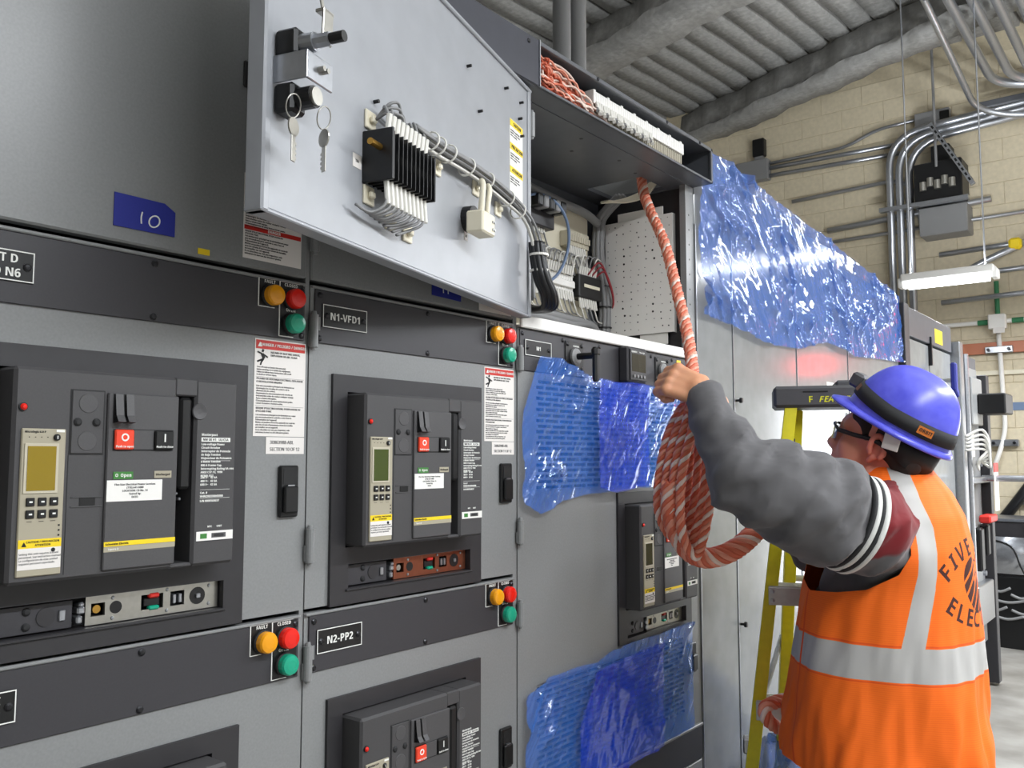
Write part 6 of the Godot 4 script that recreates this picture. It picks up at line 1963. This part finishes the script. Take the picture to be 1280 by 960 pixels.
func build_person() -> void:
	var turn := -deg_to_rad(51.9)
	var at := Vector3(2.155, 0, 0.596)
	var t := thing("person", "person in orange reflective vest and grey sleeves raising one arm to a cable", "person", at, turn)
	var fold := FastNoiseLite.new()
	fold.seed = 12
	fold.frequency = 2.2
	fold.fractal_octaves = 2
	var up := Vector3.UP
	# joints, in the worker's own frame (x across the view, y up, z to the viewer)
	var sl := Vector3(-0.137, 1.352, 0.175)
	var el := Vector3(-0.395, 1.455, 0.225)
	var wl := Vector3(-0.452, 1.628, 0.105)
	var sr := Vector3(0.05, 1.36, -0.17)
	var er := Vector3(0.0, 1.17, -0.27)
	var wr := Vector3(-0.17, 1.31, -0.22)
	var prims := []
	for i in VEST.size() - 1:
		if i > 4:
			continue
		var a: Array = VEST[i]
		var b: Array = VEST[i + 1]
		for s in [-1.0, 1.0]:
			var ra: float = minf(a[1], a[2]) * 0.74 - 0.012
			var rb: float = minf(b[1], b[2]) * 0.74 - 0.012
			prims.append(Cap.new(Vector3(a[3], a[0], 0) + LEFT * s * maxf(a[1] - ra - 0.045, 0.0), Vector3(b[3], b[0], 0) + LEFT * s * maxf(b[1] - rb - 0.045, 0.0), ra, rb))
	var hip := Vector3(-0.03, 0.84, 0)
	prims.append(Cap.new(hip + LEFT * 0.07, hip - LEFT * 0.07, 0.12, 0.12))
	var knees := [[LEFT * 0.1, FWD * 0.06], [LEFT * -0.1, FWD * 0.16]]
	for k in 2:
		var h0: Vector3 = hip + knees[k][0] + Vector3(0, -0.04, 0)
		var kn: Vector3 = Vector3(-0.03, 0.47, 0) + knees[k][0] * 1.1 + knees[k][1]
		var an: Vector3 = Vector3(-0.03, 0.1, 0) + knees[k][0] * 1.15 + knees[k][1] * 0.6
		prims.append(Cap.new(h0, kn, 0.105, 0.075))
		prims.append(Cap.new(kn, an, 0.075, 0.062))
		prims.append(Cap.new(an + Vector3(0, -0.045, 0), an + Vector3(0, -0.055, 0) + FWD * 0.15, 0.052, 0.042))
	# sleeves, loose at the shoulder and gathered at the elbow
	prims.append(Cap.new(Vector3(0.0, 1.335, 0) + LEFT * 0.08, sl, 0.07, 0.088))
	prims.append(Cap.new(sl, sl.lerp(el, 0.55) + Vector3(0, -0.012, 0), 0.09, 0.086))
	prims.append(Cap.new(sl.lerp(el, 0.55) + Vector3(0, -0.012, 0), el, 0.086, 0.067))
	prims.append(Cap.new(el, wl, 0.067, 0.043))
	prims.append(Cap.new(Vector3(0.0, 1.335, 0) - LEFT * 0.08, sr, 0.07, 0.075))
	prims.append(Cap.new(sr, er, 0.08, 0.065))
	prims.append(Cap.new(er, wr, 0.062, 0.043))
	# folds round the sleeve
	var axis := (el - sl).normalized()
	for f in [[0.55, 0.095, 0.6], [0.72, 0.083, 1.0], [0.86, 0.075, 0.2], [0.35, 0.1, 0.4]]:
		var c := sl.lerp(el, f[0]) + Vector3(0, -0.008, 0)
		var s1 := frame_of(axis.rotated(Vector3(0, 0, 1), f[2] - 0.5))
		for k in 9:
			var a0 := TAU * k / 16.0 - 1.2
			var a1 := TAU * (k + 1) / 16.0 - 1.2
			prims.append(Cap.new(c + (s1.x * cos(a0) + s1.y * sin(a0)) * (f[1] - 0.008), c + (s1.x * cos(a1) + s1.y * sin(a1)) * (f[1] - 0.008), 0.012, 0.012))
	var grey := lin(Color(0.36, 0.355, 0.36))
	var maroon := lin(Color(0.44, 0.03, 0.08))
	var jeans := lin(Color(0.16, 0.16, 0.18))
	var white := lin(Color(0.85, 0.85, 0.83))
	var boots := lin(Color(0.22, 0.16, 0.11))
	var tint := func(p: Vector3) -> Color:
		if p.y < 0.11:
			return boots
		if p.y < 0.93:
			return jeans
		var h := (p - sl).dot(axis)
		var stripe_at := h + 0.012
		if p.z > 0.05 and p.y > 1.2:
			if h < 0.016 and p.y > 1.305 + 0.25 * (p.x + 0.1):
				return maroon
		return grey
	var cn := FastNoiseLite.new()
	cn.seed = 40
	cn.frequency = 1.0
	cn.fractal_octaves = 2
	var crumple := func(p: Vector3) -> float:
		var h := (p - sl).dot(axis)
		if p.y < 1.15 or p.x > 0.02:
			return 0.0
		var q := p - sl - axis * h
		return -0.016 * maxf(cn.get_noise_3d(h * 16.0 + q.y * 9.0, q.y * 7.0 - h * 4.0, q.z * 7.0), -0.25)
	var cloth := mat(Color(1, 1, 1), 0.85)
	cloth.vertex_color_use_as_albedo = true
	cloth.rim_enabled = true
	cloth.rim = 0.3
	var body := put(t, "body", nets(prims, 0.05, Vector3(-0.62, -0.03, -0.45), Vector3(0.3, 1.72, 0.45), 0.009, tint, crumple), cloth)
	sleeve_bands(t, prims, sl, axis)
	body.set_meta("label", "grey sweatshirt sleeves and dark trousers")
	# vest
	var vm := mat(Color(1, 1, 1), 0.75)
	vm.albedo_texture = vest_texture()
	vm.cull_mode = BaseMaterial3D.CULL_DISABLED
	var vest := put(t, "vest", vest_mesh(fold), vm)
	vest.set_meta("label", "orange safety vest with silver reflective bands")
	# head
	var hf := Vector3(-0.75 * cos(0.27), sin(0.27), -0.6614 * cos(0.27)).normalized()
	var hl := Vector3(-0.6614, 0, 0.75)
	var hu := hl.cross(hf).normalized()
	if hu.y < 0:
		hu = -hu
	var hc := Vector3(-0.02, 1.528, 0.012)
	var ax := Basis(hf, hu, hl)
	var H := func(f: float, u: float, l: float) -> Vector3: return hc + hf * f + hu * u + hl * l
	var hp := []
	hp.append(Ell.new(H.call(-0.012, 0.035, 0), ax, Vector3(0.098, 0.092, 0.077)))
	hp.append(Ell.new(H.call(0.035, -0.042, 0), ax, Vector3(0.062, 0.075, 0.06)))
	hp.append(Cap.new(H.call(0.066, -0.098, -0.012), H.call(0.066, -0.098, 0.012), 0.026, 0.026))
	for s in [-1.0, 1.0]:
		hp.append(Cap.new(H.call(-0.005, -0.07, s * 0.05), H.call(0.055, -0.098, s * 0.022), 0.02, 0.02))
		hp.append(Cap.new(H.call(0.06, -0.018, s * 0.042), H.call(0.045, -0.05, s * 0.045), 0.022, 0.02))
		hp.append(Cap.new(H.call(0.083, 0.032, 0.0), H.call(0.068, 0.03, s * 0.045), 0.014, 0.012))
	hp.append(Cap.new(H.call(0.092, 0.018, 0), H.call(0.114, -0.022, 0), 0.009, 0.0125))
	for s in [-1.0, 1.0]:
		hp.append(Cap.new(H.call(0.1, -0.025, s * 0.011), H.call(0.102, -0.026, s * 0.013), 0.009, 0.009))
	hp.append(Cap.new(H.call(0.091, -0.053, -0.016), H.call(0.091, -0.053, 0.016), 0.0105, 0.0105))
	hp.append(Cap.new(H.call(0.086, -0.069, -0.014), H.call(0.086, -0.069, 0.014), 0.011, 0.011))
	hp.append(Cap.new(H.call(-0.035, -0.02, 0), Vector3(0.035, 1.43, 0.0), 0.058, 0.066))
	hp.append(Cap.new(H.call(-0.005, -0.06, 0), Vector3(0.01, 1.42, 0.0), 0.048, 0.06))
	var skin := lin(Color(0.86, 0.59, 0.49))
	var ruddy := lin(Color(0.85, 0.50, 0.42))
	var lip := lin(Color(0.62, 0.33, 0.30))
	var skin_tint := func(p: Vector3) -> Color:
		var q: Vector3 = p - hc
		var f := q.dot(hf)
		var u := q.dot(hu)
		if f > 0.085 and u < -0.05 and u > -0.075 and absf(q.dot(hl)) < 0.024:
			return lip
		return skin.lerp(ruddy, clampf(0.5 - f * 6.0, 0.0, 1.0))
	var skin_m := mat(Color(1, 1, 1), 0.5)
	skin_m.vertex_color_use_as_albedo = true
	skin_m.subsurf_scatter_enabled = true
	skin_m.subsurf_scatter_strength = 0.15
	put(t, "head", nets(hp, 0.018, hc - Vector3(0.16, 0.16, 0.13), hc + Vector3(0.16, 0.16, 0.13), 0.0036, skin_tint), skin_m)
	# ears with rim and hollow
	for s in [-1.0, 1.0]:
		var ep := []
		var ring := []
		for k in 12:
			var a := -0.9 + 4.6 * k / 11.0
			ring.append(H.call(-0.016 - cos(a) * 0.017 * (1.0 if k < 8 else 0.8), -0.008 + sin(a) * 0.027 + 0.004, s * (0.074 + 0.006 * (1.0 - cos(a)))))
		for k in 11:
			ep.append(Cap.new(ring[k], ring[k + 1], 0.0052, 0.0052))
		ep.append(Ell.new(H.call(-0.013, -0.006, s * 0.07), ax, Vector3(0.016, 0.026, 0.006)))
		ep.append(Cap.new(H.call(-0.002, -0.036, s * 0.07), H.call(-0.008, -0.028, s * 0.072), 0.007, 0.007))
		var ec: Vector3 = H.call(-0.013, -0.006, s * 0.075)
		put(t, "ear", nets(ep, 0.006, ec - Vector3(0.04, 0.05, 0.03), ec + Vector3(0.04, 0.05, 0.03), 0.0027, func(_p): return ruddy), skin_m)
	# short dark hair under the hat
	var gp := []
	gp.append(Ell.new(H.call(-0.030, 0.030, 0), ax, Vector3(0.086, 0.088, 0.080)))
	gp.append(Cap.new(H.call(-0.075, -0.025, -0.035), H.call(-0.075, -0.025, 0.035), 0.032, 0.032))
	for s in [-1.0, 1.0]:
		gp.append(Cap.new(H.call(0.022, 0.045, s * 0.064), H.call(0.018, 0.012, s * 0.07), 0.012, 0.006))
		gp.append(Cap.new(H.call(-0.04, 0.0, s * 0.065), H.call(-0.055, -0.04, s * 0.05), 0.014, 0.008))
		gp.append(Cap.new(H.call(0.05, 0.055, s * 0.05), H.call(0.02, 0.04, s * 0.066), 0.014, 0.012))
	var hair_m := mat(Color(0.17, 0.12, 0.10), 0.8)
	put(t, "hair", nets(gp, 0.012, hc - Vector3(0.16, 0.14, 0.13), hc + Vector3(0.16, 0.16, 0.13), 0.005, func(_p): return Color.WHITE), hair_m)
	build_hand(t, wl, true, skin_m)
	build_hand(t, wr, false, skin_m)
	build_hat(t, hc, hf, hu, hl)
	build_glasses(t, hc, hf, hu, hl)

func sleeve_bands(t: Node3D, prims: Array, sl: Vector3, axis: Vector3) -> void:
	# two pale stripes and a dark one knitted into the sleeve, following its surface
	var fr := frame_of(axis)
	var white := mat(Color(0.84, 0.84, 0.82), 0.85)
	var dark := mat(Color(0.16, 0.16, 0.165), 0.85)
	for bnd in [[0.014, 0.010, white], [0.0245, 0.008, dark], [0.033, 0.010, white], [0.0435, 0.008, dark]]:
		var rows := []
		for i in 65:
			var a := TAU * i / 64.0
			var dir: Vector3 = fr.x * cos(a) + fr.y * sin(a)
			if dir.z < -0.45:
				rows.append(null)
				continue
			var pr := []
			for e in [0.0, bnd[1]]:
				var o: Vector3 = sl + axis * (bnd[0] + e)
				var r := 0.05
				while r < 0.135 and blend(prims, o + dir * r, 0.05) < 0.0:
					r += 0.0025
				pr.append([o + dir * (r - 0.004), o + dir * (r + 0.0065), r])
			rows.append(pr if pr[0][2] < 0.13 and pr[1][2] < 0.13 else null)
		var st := tool(true)
		for i in 64:
			if rows[i] == null or rows[i + 1] == null:
				continue
			var p: Array = rows[i]
			var q: Array = rows[i + 1]
			quad(st, p[0][1], q[0][1], q[1][1], p[1][1])
			quad(st, p[0][0], q[0][0], q[0][1], p[0][1])
			quad(st, p[1][1], q[1][1], q[1][0], p[1][0])
		st.index()
		st.generate_normals()
		put(t, "sleeve_stripe", st.commit(), bnd[2])

func build_hand(t: Node3D, w: Vector3, left: bool, m: Material) -> void:
	# a fist closed on the cable: palm, four curled fingers of unequal length, thumb across
	var along := Vector3(-0.2, 0.9, -0.3).normalized() if left else Vector3(-0.8, 0.5, 0.2).normalized()   # from wrist to knuckles
	var grip := Vector3(-0.15, 1.0, -0.25).normalized()
	var back := Vector3(0.35, 0.1, 0.93) if left else Vector3(0.1, 0.3, -0.95)   # back of the hand
	if left:
		along = Vector3(-0.86, 0.42, -0.30).normalized()
	back = (back - along * back.dot(along)).normalized()
	var side := along.cross(back).normalized()         # across the knuckles
	if side.y < 0:
		side = -side
	var p := []
	var base := w + Vector3(0.005, 0.012, -0.004) if left else w
	p.append(Cap.new(w - along * 0.03, base + along * 0.02, 0.027, 0.026))
	for k in 4:
		var o := (k - 1.5) * 0.0195
		p.append(Cap.new(base + along * 0.015 + side * o * 0.7, base + along * 0.078 + side * o, 0.0155, 0.0135))
	var pose := []
	for k in 4:
		var o := (k - 1.5) * 0.0205
		var ln: float = [0.036, 0.042, 0.045, 0.040][k]
		var k0: Vector3 = base + along * (0.082 + 0.003 * (1.5 - absf(k - 1.5))) + side * o + back * 0.004
		var k1 := k0 + (along * 0.55 - back * 0.85).normalized() * ln
		var k2 := k1 + (along * -0.75 - back * 0.65).normalized() * ln * 0.72
		var k3 := k2 + (along * -0.75 + back * 0.6).normalized() * ln * 0.55
		p.append(Cap.new(k0, k1, 0.0108, 0.0098))
		p.append(Cap.new(k1, k2, 0.0098, 0.009))
		p.append(Cap.new(k2, k3, 0.009, 0.008))
	var th0 := base + along * 0.02 + side * 0.03 - back * 0.008
	var th1 := th0 + (along * 0.7 + side * 0.35 - back * 0.6).normalized() * 0.042
	var th2 := th1 + (along * 0.75 - side * 0.2 - back * 0.7).normalized() * 0.032
	p.append(Cap.new(th0, th1, 0.0145, 0.0115))
	p.append(Cap.new(th1, th2, 0.0115, 0.0085))
	var c := base + along * 0.05
	var tone := lin(Color(0.84, 0.60, 0.46))
	put(t, "hand", nets(p, 0.008, c - Vector3(0.11, 0.11, 0.11), c + Vector3(0.11, 0.11, 0.11), 0.0034, func(_p): return tone), m)

func build_hat(t: Node3D, hc: Vector3, hf: Vector3, hu: Vector3, hl: Vector3) -> void:
	var hat := thing("hard_hat", "scuffed blue hard hat with a black headlamp strap on the worker", "hard hat", t.position, t.rotation.y)
	var f := (hf * cos(0.3) + hu * sin(0.3)).normalized()
	var u := (hu * cos(0.3) - hf * sin(0.3)).normalized()
	var c := hc + hu * 0.05 - hf * 0.024
	var at := func(a: float, e: float, grow: float) -> Vector3:
		# a round the hat (0 front), e from rim (0) to crown (PI/2)
		var ce := pow(cos(e), 0.8)
		var rf := 0.122 + grow
		var rl := 0.107 + grow
		var q := f * cos(a) * ce * rf + hl * sin(a) * ce * rl + u * (sin(e) * (0.135 + grow))
		var ridge := exp(-pow(sin(a) * ce * rl / 0.016, 2.0)) * 0.005 * smoothstep(0.25, 0.8, sin(e))
		return c + q + u * ridge
	var st := tool(true)
	var nu := 72
	var nv := 26
	for j in nv + 1:
		for i in nu + 1:
			st.add_vertex(at.call(TAU * i / nu, minf(PI * 0.5 * j / nv, 1.569), 0.0))
	for j in nv:
		for i in nu:
			var k := j * (nu + 1) + i
			for q in [k, k + nu + 1, k + nu + 2, k, k + nu + 2, k + 1]:
				st.add_index(q)
	st.generate_normals()
	var blue := StandardMaterial3D.new()
	blue.albedo_color = Color(0.42, 0.43, 0.90)
	blue.roughness = 0.32
	grain(blue, noise_tex(256, 0.025, Color(0.70, 0.71, 0.90), Color(1, 1, 1), 31, 6), 4.0)
	put(hat, "shell", st.commit(), blue)
	# rim: a flange round the shell, drawn out to a peak in front
	var rim := tool(true)
	var prof := [Vector2(-0.003, 0.004), Vector2(0.4, 0.003), Vector2(1.0, -0.003), Vector2(1.02, -0.007), Vector2(0.9, -0.009), Vector2(0.3, -0.006), Vector2(-0.02, -0.006)]
	for i in nu + 1:
		var a := TAU * i / nu
		var out := 0.010 + 0.030 * pow(clampf(cos(a), 0.0, 1.0), 2.0)
		for q in prof:
			rim.add_vertex(at.call(a, 0.0, 0.0) + (f * cos(a) + hl * sin(a)) * (q.x * out) + u * (q.y - 0.006 * pow(clampf(cos(a), 0.0, 1.0), 2.0) * clampf(q.x, 0.0, 1.0)))
	var m := prof.size()
	for i in nu:
		for j in m - 1:
			var k := i * m + j
			for q in [k, k + 1, k + m + 1, k, k + m + 1, k + m]:
				rim.add_index(q)
	rim.generate_normals()
	put(hat, "brim", rim.commit(), blue)
	# headlamp strap: wide black band hugging the shell
	var sp := tool(true)
	for i in nu + 1:
		var a := TAU * i / nu
		var lo := 0.10 + 0.09 * clampf(cos(a), 0.0, 1.0)
		for q in [[lo, 0.001], [lo, 0.0035], [lo + 0.245, 0.0035], [lo + 0.245, 0.001]]:
			sp.add_vertex(at.call(a, q[0], q[1]))
	for i in nu:
		for j in 3:
			var k := i * 4 + j
			for q in [k, k + 1, k + 5, k, k + 5, k + 4]:
				sp.add_index(q)
	sp.generate_normals()
	put(hat, "headlamp_strap", sp.commit(), mat(Color(0.13, 0.13, 0.135), 0.8))
	# woven orange wordmark patch on the strap near the back, and a brown patch in front
	for pc in [[2.12, 2.42, Color(0.80, 0.45, 0.16)], [0.35, 0.62, Color(0.50, 0.36, 0.28)]]:
		var pt := tool(true)
		var n := 8
		for i in n + 1:
			var a: float = lerpf(pc[0], pc[1], float(i) / n)
			var lo := 0.10 + 0.09 * clampf(cos(a), 0.0, 1.0)
			pt.add_vertex(at.call(a, lo + 0.06, 0.0042))
			pt.add_vertex(at.call(a, lo + 0.185, 0.0042))
		for i in n:
			for q in [i * 2, i * 2 + 1, i * 2 + 3, i * 2, i * 2 + 3, i * 2 + 2]:
				pt.add_index(q)
		pt.generate_normals()
		put(hat, "strap_patch", pt.commit(), mat(pc[2], 0.8))
	# black letters on the patch
	var lm := text_mesh("ORBIT", 0.0075, true, 1)
	var lo := put(hat, "lettering", lm, M.black)
	var p0: Vector3 = at.call(2.27, 0.225, 0.0046)
	var nrm: Vector3 = (p0 - c).normalized()
	var side: Vector3 = (at.call(2.37, 0.225, 0.0046) - at.call(2.17, 0.225, 0.0046)).normalized()
	lo.transform = Transform3D(Basis(side, nrm.cross(side), nrm), p0)
	# lamp body at the front of the strap
	var lp := tool()
	bx(lp, at.call(0.0, 0.32, 0.014), Vector3(0.03, 0.035, 0.045), 0.006, Basis(f, u, hl))
	put(hat, "headlamp", done(lp), M.cap)
	# suspension: dark nape strap and pale side plate
	var ns := tool(true)
	var n2 := 24
	for i in n2 + 1:
		var a := lerpf(1.75, TAU - 1.75, float(i) / n2)
		var dip := 0.045 + 0.028 * pow(sin((a - 1.75) / (TAU - 3.5) * PI), 1.0)
		var d := f * cos(a) * 0.108 + hl * sin(a) * 0.09
		for q in [[-dip, 0.0], [-dip, 0.004], [-0.002, 0.006], [-0.002, 0.001]]:
			ns.add_vertex(c + d * (1.0 + q[1] * 9.0) + u * q[0])
	for i in n2:
		for j in 3:
			var k := i * 4 + j
			for q in [k, k + 1, k + 5, k, k + 5, k + 4]:
				ns.add_index(q)
	ns.generate_normals()
	put(hat, "nape_strap", ns.commit(), M.rubber)
	var wpz := tool()
	bx(wpz, c - f * 0.032 - u * 0.024 + hl * 0.092, Vector3(0.036, 0.036, 0.004), 0.0015, Basis(f, u, hl) * Basis(Vector3.BACK, -0.25))
	put(hat, "side_plate", done(wpz), M.wire_white)

func build_glasses(t: Node3D, hc: Vector3, hf: Vector3, hu: Vector3, hl: Vector3) -> void:
	var g := thing("safety_glasses", "dark framed safety glasses worn by the worker", "glasses", t.position, t.rotation.y)
	var H := func(a: float, b: float, c: float) -> Vector3: return hc + hf * a + hu * b + hl * c
	for s in [-1.0, 1.0]:
		put(g, "temple_arm", tube_mesh([H.call(0.082, 0.014, s * 0.07), H.call(0.04, 0.012, s * 0.081), H.call(0.0, 0.012, s * 0.083), H.call(-0.025, 0.006, s * 0.083)], 0.0052, 8, 4), M.black)
		var st := tool(true)
		for j in 5:
			for i in 9:
				var a := i / 8.0
				var wv := j / 4.0
				st.add_vertex(H.call(0.112 - 0.03 * a * a, 0.024 - wv * 0.038 + 0.006 * wv * a, s * (0.006 + a * 0.066)))
		for j in 4:
			for i in 8:
				var k := j * 9 + i
				for q in [k, k + 9, k + 10, k, k + 10, k + 1]:
					st.add_index(q)
		st.generate_normals()
		var lm := mat(Color(0.12, 0.12, 0.13, 0.75), 0.08)
		lm.transparency = BaseMaterial3D.TRANSPARENCY_ALPHA
		put(g, "lens", st.commit(), lm)
		put(g, "brow_frame", tube_mesh([H.call(0.113, 0.025, s * 0.004), H.call(0.108, 0.025, s * 0.03), H.call(0.096, 0.023, s * 0.058), H.call(0.082, 0.016, s * 0.071)], 0.0035, 8, 4), M.black)

# ---------------------------------------------------------------- the twisted cable
func twist(parent: Node3D, pts: Array, n: int, big: float, small: float, pitch: float, ph: float) -> void:
	var path := curve(pts, 12)
	for k in n:
		var line := PackedVector3Array()
		var up := Vector3.ZERO
		var run := 0.0
		for i in path.size():
			var d: Vector3 = (path[mini(i + 1, path.size() - 1)] - path[maxi(i - 1, 0)]).normalized()
			if i == 0:
				up = frame_of(d).x
			else:
				run += (path[i] - path[i - 1]).length()
			up = (up - d * up.dot(d)).normalized()
			var sd := d.cross(up)
			var a := ph + TAU * k / n + run / pitch * TAU
			line.append(path[i] + (up * cos(a) + sd * sin(a)) * big)
		var st := tool(true)
		tube(st, line, small, 7)
		st.index()
		st.generate_normals()
		put(parent, "strand", st.commit(), [M.copper_a, M.copper_b, M.copper_a, M.copper_c, M.copper_b][k % 5])

func build_rope() -> void:
	var t := thing("twisted_cable", "orange and white twisted cable hanging from the open compartment, looped in the worker's hand", "cable")
	var hand := Vector3(1.838, 1.672, 0.258)
	twist(t, [Vector3(2.27, 2.42, -0.12), Vector3(2.25, 2.30, -0.10), Vector3(2.215, 2.22, -0.06), Vector3(2.12, 2.08, 0.04), Vector3(2.03, 1.93, 0.12), Vector3(1.93, 1.79, 0.20), hand, Vector3(1.80, 1.60, 0.27)], 7, 0.0105, 0.0056, 0.075, 0.0)
	# coil of several turns hanging below the fist, and the tail swung to the other hand
	var rt := Vector3(0.617, 0, 0.787)
	var dp := Vector3(-0.787, 0, 0.617)
	for k in 4:
		var o := rt * (k - 1.5) * 0.009 + dp * (k - 1.5) * 0.017
		var a := hand + Vector3(0, -0.03, 0) + o * 0.4
		twist(t, [a, a + rt * -0.03 + Vector3(0, -0.08, 0) + o, a + rt * -0.055 + Vector3(0, -0.18, 0) + o, a + rt * -0.058 + Vector3(0, -0.27 - 0.012 * k, 0) + o, a + rt * -0.026 + Vector3(0, -0.325 - 0.012 * k, 0) + o, a + rt * 0.004 + Vector3(0, -0.26, 0) + o, a + rt * 0.018 + Vector3(0, -0.15, 0) + o, a + rt * 0.012 + Vector3(0, -0.04, 0) + o * 0.5], 4, 0.0068, 0.0052, 0.055, k * 1.3)
	var b := hand + Vector3(0, -0.3, 0)
	twist(t, [b + rt * -0.055 + Vector3(0, 0.07, 0), b + rt * -0.052 + Vector3(0, -0.01, 0), b + rt * -0.025 + Vector3(0, -0.075, 0), b + rt * 0.02 + Vector3(0, -0.1, 0), b + rt * 0.08 + Vector3(0, -0.085, 0), b + rt * 0.14 + Vector3(0.02, -0.05, -0.02), b + rt * 0.2 + Vector3(0.06, 0.0, -0.05)], 8, 0.0165, 0.0075, 0.1, 0.5)
	# the loose end curling out past the vest
	twist(t, [Vector3(2.242, 0.893, 0.338), Vector3(2.192, 0.890, 0.305), Vector3(2.149, 0.878, 0.283), Vector3(2.159, 0.844, 0.290), Vector3(2.209, 0.812, 0.317), Vector3(2.261, 0.796, 0.349)], 5, 0.010, 0.0075, 0.08, 0.2)
